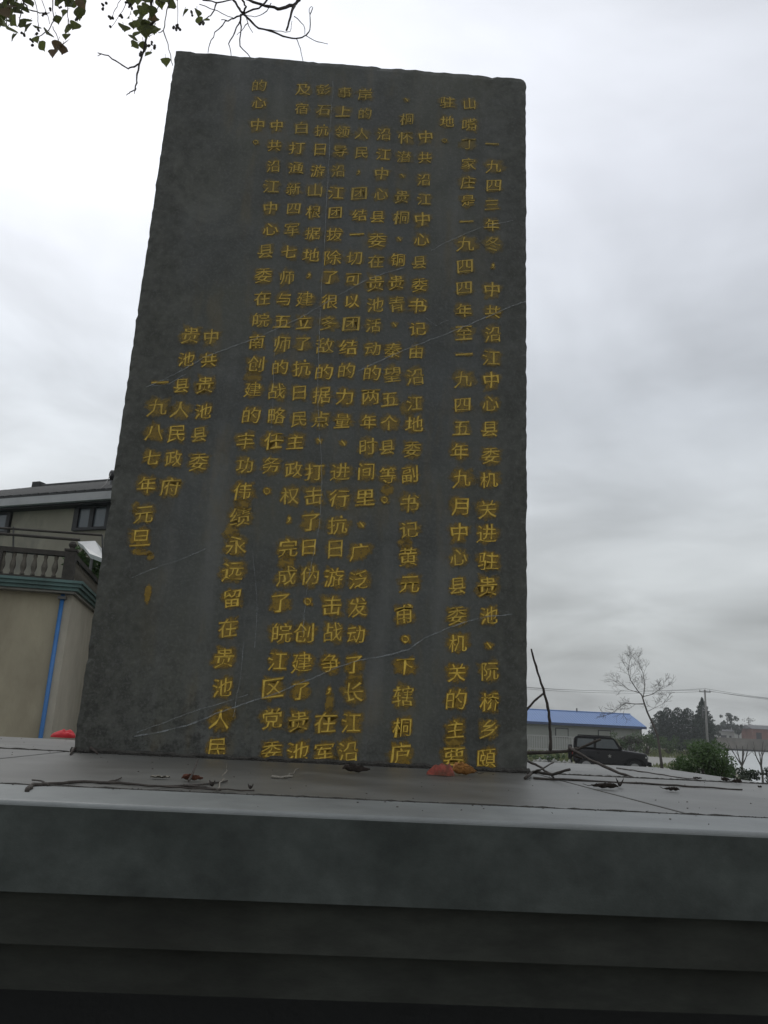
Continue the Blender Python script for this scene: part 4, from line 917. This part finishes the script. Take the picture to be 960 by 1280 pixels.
# conifer clump
def conifer(px, pytop, y, wpx, label, n=2600):
    top = PY(px, pytop, y); H = top.z-GZ; w = wpx/FPX*y/2; r = empty('conifer_tree', (top.x, y+rnd.uniform(-3, 3), GZ)); tag(r, label, 'tree', 'dark conifers in the clump beyond the pole')
    MB().tube([(0, 0, 0), (0, 0, H*.95)], [.02*H, .004*H], 6).obj('trunk', M['bark'], r)
    def samp():
        q = rnd.random()**.7; h = H*(1-q*.97); tier = (.72+.28*abs(math.sin(h*4.1+px)))
        rr = w*(min(1, (q*1.9)**.9) if pytop == 872 else min(1, (q*2.2)**.5))*tier*rnd.random()**.4; a = rnd.uniform(0, 6.283)
        rr *= 1+.35*noise.noise(Vector((math.cos(a)*2, math.sin(a)*2, h*.9+px)))
        return Vector((rr*math.cos(a), rr*math.sin(a), h-rr*.15)), 1
    leaf_cards(n, samp, .17).obj('crown', M['pine'], r)['kind'] = 'stuff'
con = [(830, 888, 'leftmost rounded dark conifer of the clump', 17), (838, 884, 'dark conifer second from the left in the clump', 17), (849, 884, 'dark broad conifer in the left middle of the clump', 17), (858, 885, 'dark conifer just left of the tallest one', 17),
       (870, 872, 'tallest dark conifer with pointed tip left of the pole', 17), (880, 888, 'dark conifer right behind the utility pole', 14), (889, 897, 'lowest dark conifer at the right end of the clump', 12)]
for px, py, lb, w in con: conifer(px, py, 150, w*(1.9 if py == 872 else 2.0), lb, 5200)
# mid shrubs below the conifers
for i, (px, y, w, h, lb) in enumerate(((835, 95, 4.2, 2.3, 'dark shrub under the left of the conifer clump'), (856, 100, 4.5, 2.2, 'dark shrub under the middle of the conifer clump'), (878, 90, 4.2, 2.2, 'dark shrub left of the pond under the pole'), (742, 86, 1.6, 1.9, 'thin bush behind the car roof before the warehouse'), (775, 86, 2.6, 2.5, 'yellowish bush before the right part of the warehouse'), (790, 86, 2.4, 2.1, 'reddish bush before the right end of the warehouse'), (808, 84, 2.8, 2.6, 'pale loose bush at the right corner of the warehouse'))):
    shrub('wayside_shrub', gp(px, y), w, h, 1300, .10, [M['green'], M['hedge'], M['green'], M['farbark'], M['green'], M['deadleaf'], M['green']][i], lb, group='shrubs on the far grass', blobs=14)
# grass bank
mb = MB()
for _ in range(14000):
    y = rnd.uniform(50, 130); px = rnd.uniform(660, 885); b = gp(px, y); h = rnd.uniform(.08, .30); w = rnd.uniform(.03, .08)
    if (36-.0 < y < 80) and abs(b.x-(.58*y-12)) < 3: continue
    a = rnd.uniform(0, 3.14); dx, dy = w*math.cos(a), w*math.sin(a); mb.add([(b.x-dx, b.y-dy, GZ), (b.x+dx, b.y+dy, GZ), (b.x+rnd.uniform(-.1, .1), b.y, GZ+h)], [(0, 1, 2)])
o = mb.obj('grass_tufts', M['grass']); tag(o, 'yellow green rough grass between the parked car and the trees', 'grass', kind='stuff')
# blue-roofed warehouse
YW = 93.0
xl, xr = PY(500, 905, YW).x, PY(808, 905, YW).x
zev = PY(808, 908.5, YW).z; k_ = (PY(785, 893, YW)-CAM); 
xridge = xr-.3; yr = CAM.y+(YW-CAM.y)*(xridge-CAM.x)/(k_.x); zr = PY(785, 893, yr).z
wh_ = empty('warehouse', ((xl+xr)/2, YW, GZ)); tag(wh_, 'long grey warehouse with blue metal roof behind the parked car', 'warehouse')
hw = (xr-xl)/2; he = zev-GZ; hr = zr-GZ; dr = yr-YW
MB().box(-hw+.4, hw-.4, .5, 2*dr-.5, 0, he-.02).obj('wall', M['wareh'], wh_)
g = MB().prism([(.5, he-.015), (2*dr-.5, he-.015), (dr, hr-.15)], 0, 1).obj('gable', M['wareh'], wh_); g.rotation_euler = (0, 0, math.pi/2); g.location = (hw-.4, 0, 0)
MB().add([(-hw, 0, he), (hw, 0, he), (hw, 2*dr, he), (-hw, 2*dr, he), (-hw, dr, hr), (hw, dr, hr), (-hw, 0, he-.18), (hw, 0, he-.18)], [(0, 1, 5, 4), (2, 3, 4, 5), (0, 6, 7, 1)]).obj('roof', M['blueroof'], wh_)
mb = MB()
for i in range(90):
    x = -hw+.2+i*(2*hw-.4)/89; mb.tube([(x, 0, he+.03), (x, dr, hr+.03)], .035, 4)
o = mb.obj('roof_ribs', M['blueroof'], wh_); o['kind'] = 'stuff'
MB().box(-hw, hw, -.08, -.003, he-.30, he-.02).obj('gutter', M['bluedark'], wh_)
MB().tube([(-hw, dr, hr+.05), (hw, dr, hr+.05)], .08, 6).obj('ridge_cap', M['blueroof'], wh_)
q_ = PY(721, 890, yr); MB().tube([(q_.x-(xl+xr)/2, dr, hr), (q_.x-(xl+xr)/2, dr, hr+.45)], .09, 6).obj('roof_vent', M['metal'], wh_)
for i in range(9):
    x = hw-5-i*5.2; w = MB().box(x-.8, x+.8, .44, .499, 1.4, 2.5).obj('window', M['dark'], wh_)
    MB().box(x-.7, x+.7, .40, .438, 1.5, 2.4).obj('pane', M['wareh'], w)
# pale balustrade fence
fy = 80
fl, fr = gp(600, fy).x, gp(745, fy).x
fn = empty('picket_fence', ((fl+fr)/2, fy, GZ)); tag(fn, 'pale railing fence with close upright bars left of the parked car', 'fence')
hf = (fr-fl)/2
MB().box(-hf, hf, -.06, .06, 1.50, 1.62).obj('top_rail', M['fence'], fn); MB().box(-hf, hf, -.06, .06, 0.0, .35).obj('base_wall', M['fence'], fn)
k = int(2*hf/.24); pme = MB().box(-.045, .045, -.03, .03, .355, 1.495).mesh('picket', M['fence'])
for i in range(k): inst('picket', pme, fn, (-hf+.12+i*.24, 0, 0))
pme = MB().box(-.14, .14, -.10, .10, .36, 1.498).mesh('fence_post', M['fence'])
for i in range(6): inst('fence_post', pme, fn, (-hf+.02+i*(2*hf)/5.02, -.002, 0))
# white stones left of the car
for i in range(9):
    px = 662+i*6.2; y = rnd.uniform(41, 44); b = gp(px, y); s = rnd.uniform(.12, .24)
    vs = []; fs = []; nu, nv = 9, 6
    for j in range(nv+1):
        t = math.pi*j/nv
        for q in range(nu): a = 2*math.pi*q/nu; r_ = s*(1+.7*noise.noise(Vector((math.cos(a), math.sin(a), t+i*3)))); vs.append((r_*math.sin(t)*math.cos(a), r_*math.sin(t)*math.sin(a), r_*math.cos(t)*1.1+s*.8))
    for j in range(nv):
        for q in range(nu): q2 = (q+1) % nu; fs.append((j*nu+q, j*nu+q2, (j+1)*nu+q2, (j+1)*nu+q))
    o = MB().add(vs, fs).obj('boulder', M['stonewhite'], smooth=True); o.location = (b.x, b.y, GZ+.15); o['group'] = 'pale boulders beside the car'
    tag(o, ['pale boulder nearest the right side of the stele', 'pale boulder second from the stele', 'pale boulder third from the stele', 'pale boulder fourth from the stele, left of middle of the row', 'pale boulder in the middle of the row left of the car', 'pale boulder fourth from the car', 'pale boulder third from the car', 'pale boulder second from the back of the car', 'pale boulder nearest the back of the car'][i], 'boulder', 'pale boulders beside the car')
for i in range(7):
    px = 660+i*8; shrub('low_plant', gp(px, 43.5), .6, rnd.uniform(.7, 1.05), 260, .045, M['green'], ['low green plant closest to the right side of the stele', 'low green plant second from the stele', 'low green plant third from the stele', 'low green plant in the middle of the row left of the car', 'low green plant third from the car', 'low green plant second from the car', 'low green plant closest to the back of the car'][i], 'plant', 'low plants among the boulders', blobs=6)

# parked off-road car ----------------------------------------------------------
cy = 38.5; cl = gp(713, cy); cr2 = gp(809, cy-1.0)
car = empty('parked_car', ((cl.x+cr2.x)/2, cy-.5, GZ+.007), math.atan2(-1.0, cr2.x-cl.x)); tag(car, 'black boxy off-road car with spare wheel on its back, parked before the warehouse', 'car')
Lc = (cr2-cl).length; s_ = Lc/4.25
def cz(z): return z
body_p = [(-2.0, .62), (-2.02, 1.12), (-1.98, 1.20), (.72, 1.20), (.80, 1.22), (1.92, 1.12), (2.02, 1.06), (2.04, .62), (1.85, .50), (-1.85, .50)]
def P_(pl): return [(x*s_, z) for x, z in pl]
MB().prism(P_(body_p), -.78, .78).obj('body', M['carblack'], car, bevel=.07)
MB().prism(P_([(-1.97, 1.21), (-1.93, 1.66), (-1.86, 1.77), (-1.70, 1.83), (-.6, 1.85), (.08, 1.83), (.26, 1.77), (.74, 1.21)]), -.70, .70).obj('cabin', M['cartop'], car, bevel=.07)
for y_ in (-.705, .705):
    s2 = -1 if y_ < 0 else 1
    for pl in ([(-1.78, 1.29), (-1.73, 1.70), (-.86, 1.70), (-.86, 1.29)], [(-.72, 1.27), (-.72, 1.71), (.16, 1.71), (.24, 1.67), (.50, 1.27)]):
        MB().prism(P_(pl), y_, y_+s2*.012).obj('side_window', M['carglass'], car)
wsx = [(.38*s_, 1.76), (.72*s_, 1.27)]
MB().add([(wsx[0][0]+.03, -.62, wsx[0][1]), (wsx[0][0]+.03, .62, wsx[0][1]), (wsx[1][0]+.035, .66, wsx[1][1]), (wsx[1][0]+.035, -.66, wsx[1][1])], [(0, 1, 2, 3)]).obj('windscreen', M['carglass'], car)
for x in (-1.28, 1.32):
    for y_ in (-.86, .86):
        s2 = -1 if y_ < 0 else 1
        w = inst('wheel', MB().lathe([(.25, -.12), (.38, -.11), (.40, -.06), (.40, .06), (.38, .11), (.25, .12)], (0, 0, 0), 22, axis='y').mesh('wheel', M['rubber'], False), car, (x*s_, y_-s2*.04, .40))
        MB().lathe([(.08, -.13), (.24, -.125), (.24, .125), (.08, .13)], (0, 0, 0), 12, axis='y').obj('rim', M['rim'], w)
        fl_ = []
        for k in range(7): a = math.pi*k/6; fl_.append((x*s_+.55*math.cos(a), .48+.42*math.sin(a)))
        for k in range(6, -1, -1): a = math.pi*k/6; fl_.append((x*s_+.46*math.cos(a), .48+.34*math.sin(a)))
        MB().prism(fl_, y_-.11, y_+.11).obj('fender', M['cartop'], car)
w = inst('spare_wheel', MB().lathe([(.24, -.11), (.35, -.10), (.37, 0), (.35, .10), (.24, .11)], (0, 0, 0), 22, axis='x').mesh('spare_wheel', M['rubber']), car, (-2.15*s_, .1, 1.02))
MB().box(2.04*s_, 2.22*s_, -.80, .80, .52, .72).obj('bumper', M['cartop'], car, bevel=.02); MB().box(-2.12*s_, -2.03*s_, -.78, .78, .52, .68).obj('bumper', M['cartop'], car, bevel=.02)
for y_ in (-.55, .55): MB().lathe([(.09, 0), (.10, .03), (.07, .05)], (2.03*s_, y_, .93), 12, axis='x').obj('headlight', M['lamp'], car)
for y_ in (-.70, .70): MB().box(-2.05*s_, -2.021*s_, y_-.06, y_+.06, .86, 1.06).obj('rear_light', M['redlamp'], car)
MB().box(1.9*s_, 1.98*s_, -.792, -.781, .90, .97).obj('side_marker', M['lamp'], car)
for y_ in (-.9, .9): MB().box(.52*s_, .66*s_, y_-.10, y_+.10, 1.22, 1.38).obj('mirror', M['cartop'], car, bevel=.02)
d = MB().prism(P_([(-.78, .58), (-.78, 1.19), (.62, 1.19), (.62, .58)]), -.795, -.782).obj('door', M['carblack'], car)
MB().box(-.70*s_, -.54*s_, -.82, -.796, 1.02, 1.07).obj('handle', M['cartop'], d)
star = []
for k in range(10): a = math.pi/2+math.pi*k/5; r_ = .10 if k % 2 == 0 else .045; star.append((.0+r_*math.cos(a), .92+r_*math.sin(a)))
MB().prism(star, -.801, -.7965).obj('emblem', M['stonewhite'], d)
for y_ in (-.5, .5): MB().tube([(-1.7*s_, y_, 1.86), (.1*s_, y_, 1.86)], .02, 6).obj('roof_bar', M['cartop'], car)

# leaning bare tree in the middle distance
ty = 50; tb = gp(826, ty)
bt = empty('bare_tree', tb); tag(bt, 'tall leafless tree leaning left, standing right of the parked car', 'tree')
P0 = Vector((0, 0, 0)); pts = [P0]+[PY(px, py, ty)-tb for px, py in ((825, 940), (822, 920), (816, 905), (809, 890), (805, 878), (802, 868))]
MB().tube(pts, [.10, .09, .08, .068, .06, .052, .045], 8).obj('trunk', M['bark'], bt, smooth=True)
mb = MB(); rr = random.Random(12)
def br(pxs, r0, depth=3):
    q = [PY(px, py, ty+rr.uniform(-.2, .2))-tb for px, py in pxs]; mb.tube(q, [r0*(1-.6*i/(len(q)-1)) for i in range(len(q))], 6)
    for p in q[1:]:
        for _ in range(3):
            dd = (q[-1]-q[0]).normalized()+Vector((rr.gauss(0, .6), rr.gauss(0, .6), rr.gauss(0, .5)))
            grow(mb, p, dd, rr.uniform(.40, .72), r0*.36, 2, .65, rr, .12, 3, .0065)
br([(803, 870), (796, 862), (788, 850), (785, 838), (787, 826)], .036); br([(804, 872), (806, 858), (804, 842), (799, 830)], .032)
br([(805, 880), (794, 880), (782, 879), (772, 886), (764, 892)], .034); br([(803, 871), (815, 868), (824, 862), (829, 858)], .028); br([(808, 890), (818, 885), (828, 880)], .022); br([(799, 866), (786, 862), (774, 852)], .026)
mb.obj('crown', M['farbark'], bt)

# utility pole and wires
yp = 120; pb = gp(884, yp); ptop = PY(881, 862, yp)
up = empty('utility_pole', pb); tag(up, 'thin concrete utility pole with crossarm in front of the conifers', 'pole')
H = ptop.z-GZ; lean = ptop.x-pb.x
MB().tube([(0, 0, 0), (lean, 0, H)], [.22, .13], 8).obj('shaft', M['concrete'], up, smooth=True)
MB().box(lean-.9, lean+.9, -.06, .06, H-.42, H-.30).obj('crossarm', M['metal'], up)
for dx in (-.8, 0, .8): MB().lathe([(.05, 0), (.09, .05), (.05, .12), (.08, .18), (.03, .28)], (lean+dx, 0, H-.30), 8).obj('insulator', M['concrete'], up)
MB().tube([(lean*.6-.55, 0, H*.55), (lean*.6-.5, 0, H*.72)], .10, 6).obj('bracket', M['metal'], up)
MB().tube([(lean*.6, 0, H*.58), (lean*.6-.5, 0, H*.62)], .05, 6).obj('bracket', M['metal'], up)
lx = PY(560, 850, 110)
up2 = empty('utility_pole', (lx.x, 110, GZ)); tag(up2, 'utility pole hidden behind the stele carrying the left end of the wires', 'pole')
H2 = lx.z-GZ; MB().tube([(0, 0, 0), (0, 0, H2)], [.22, .13], 8).obj('shaft', M['concrete'], up2); MB().box(-.9, .9, -.06, .06, H2-.42, H2-.30).obj('crossarm', M['metal'], up2)
def wire(a, b, sag, r, label):
    pts = []
    for i in range(25): t = i/24; p = a.lerp(b, t); p.z -= sag*4*t*(1-t); pts.append(p)
    o = MB().tube(pts, r, 5).obj('overhead_wire', M['dark']); tag(o, label, 'wire', 'overhead wires')
far_r = PY(1200, 884, 116)
for k, (dx, dz) in enumerate(((-.8, 0), (.8, -.12), (0, .25))):
    wire(Vector((lx.x+dx, 110, GZ+H2-.1+dz)), Vector((ptop.x+dx, yp, ptop.z-.08+dz)), .7+.12*k, .020, ['near overhead wire', 'lowest overhead wire', 'topmost overhead wire'][k]+' running from behind the stele to the pole')
    wire(Vector((ptop.x+dx, yp, ptop.z-.08+dz)), Vector((far_r.x+dx, 116, far_r.z+dz)), .8+.15*k, .022, ['near overhead wire', 'lowest overhead wire', 'topmost overhead wire'][k]+' running right from the pole out of frame')

# ------------------------------------------------------------------ thin haze
hz = MB().box(-60, 640, -12, 340, -6.2, 26).obj('haze', M['dark']); hz.data.materials.clear()
m = bpy.data.materials.new('haze'); m.use_nodes = True; n = m.node_tree.nodes; n.remove(n['Principled BSDF']); v = n.new('ShaderNodeVolumePrincipled')
v.inputs['Density'].default_value = .0006; v.inputs['Color'].default_value = (.9, .92, .94, 1); m.node_tree.links.new(v.outputs[0], n['Material Output'].inputs['Volume'])
hz.data.materials.append(m); hz['kind'] = 'stuff'
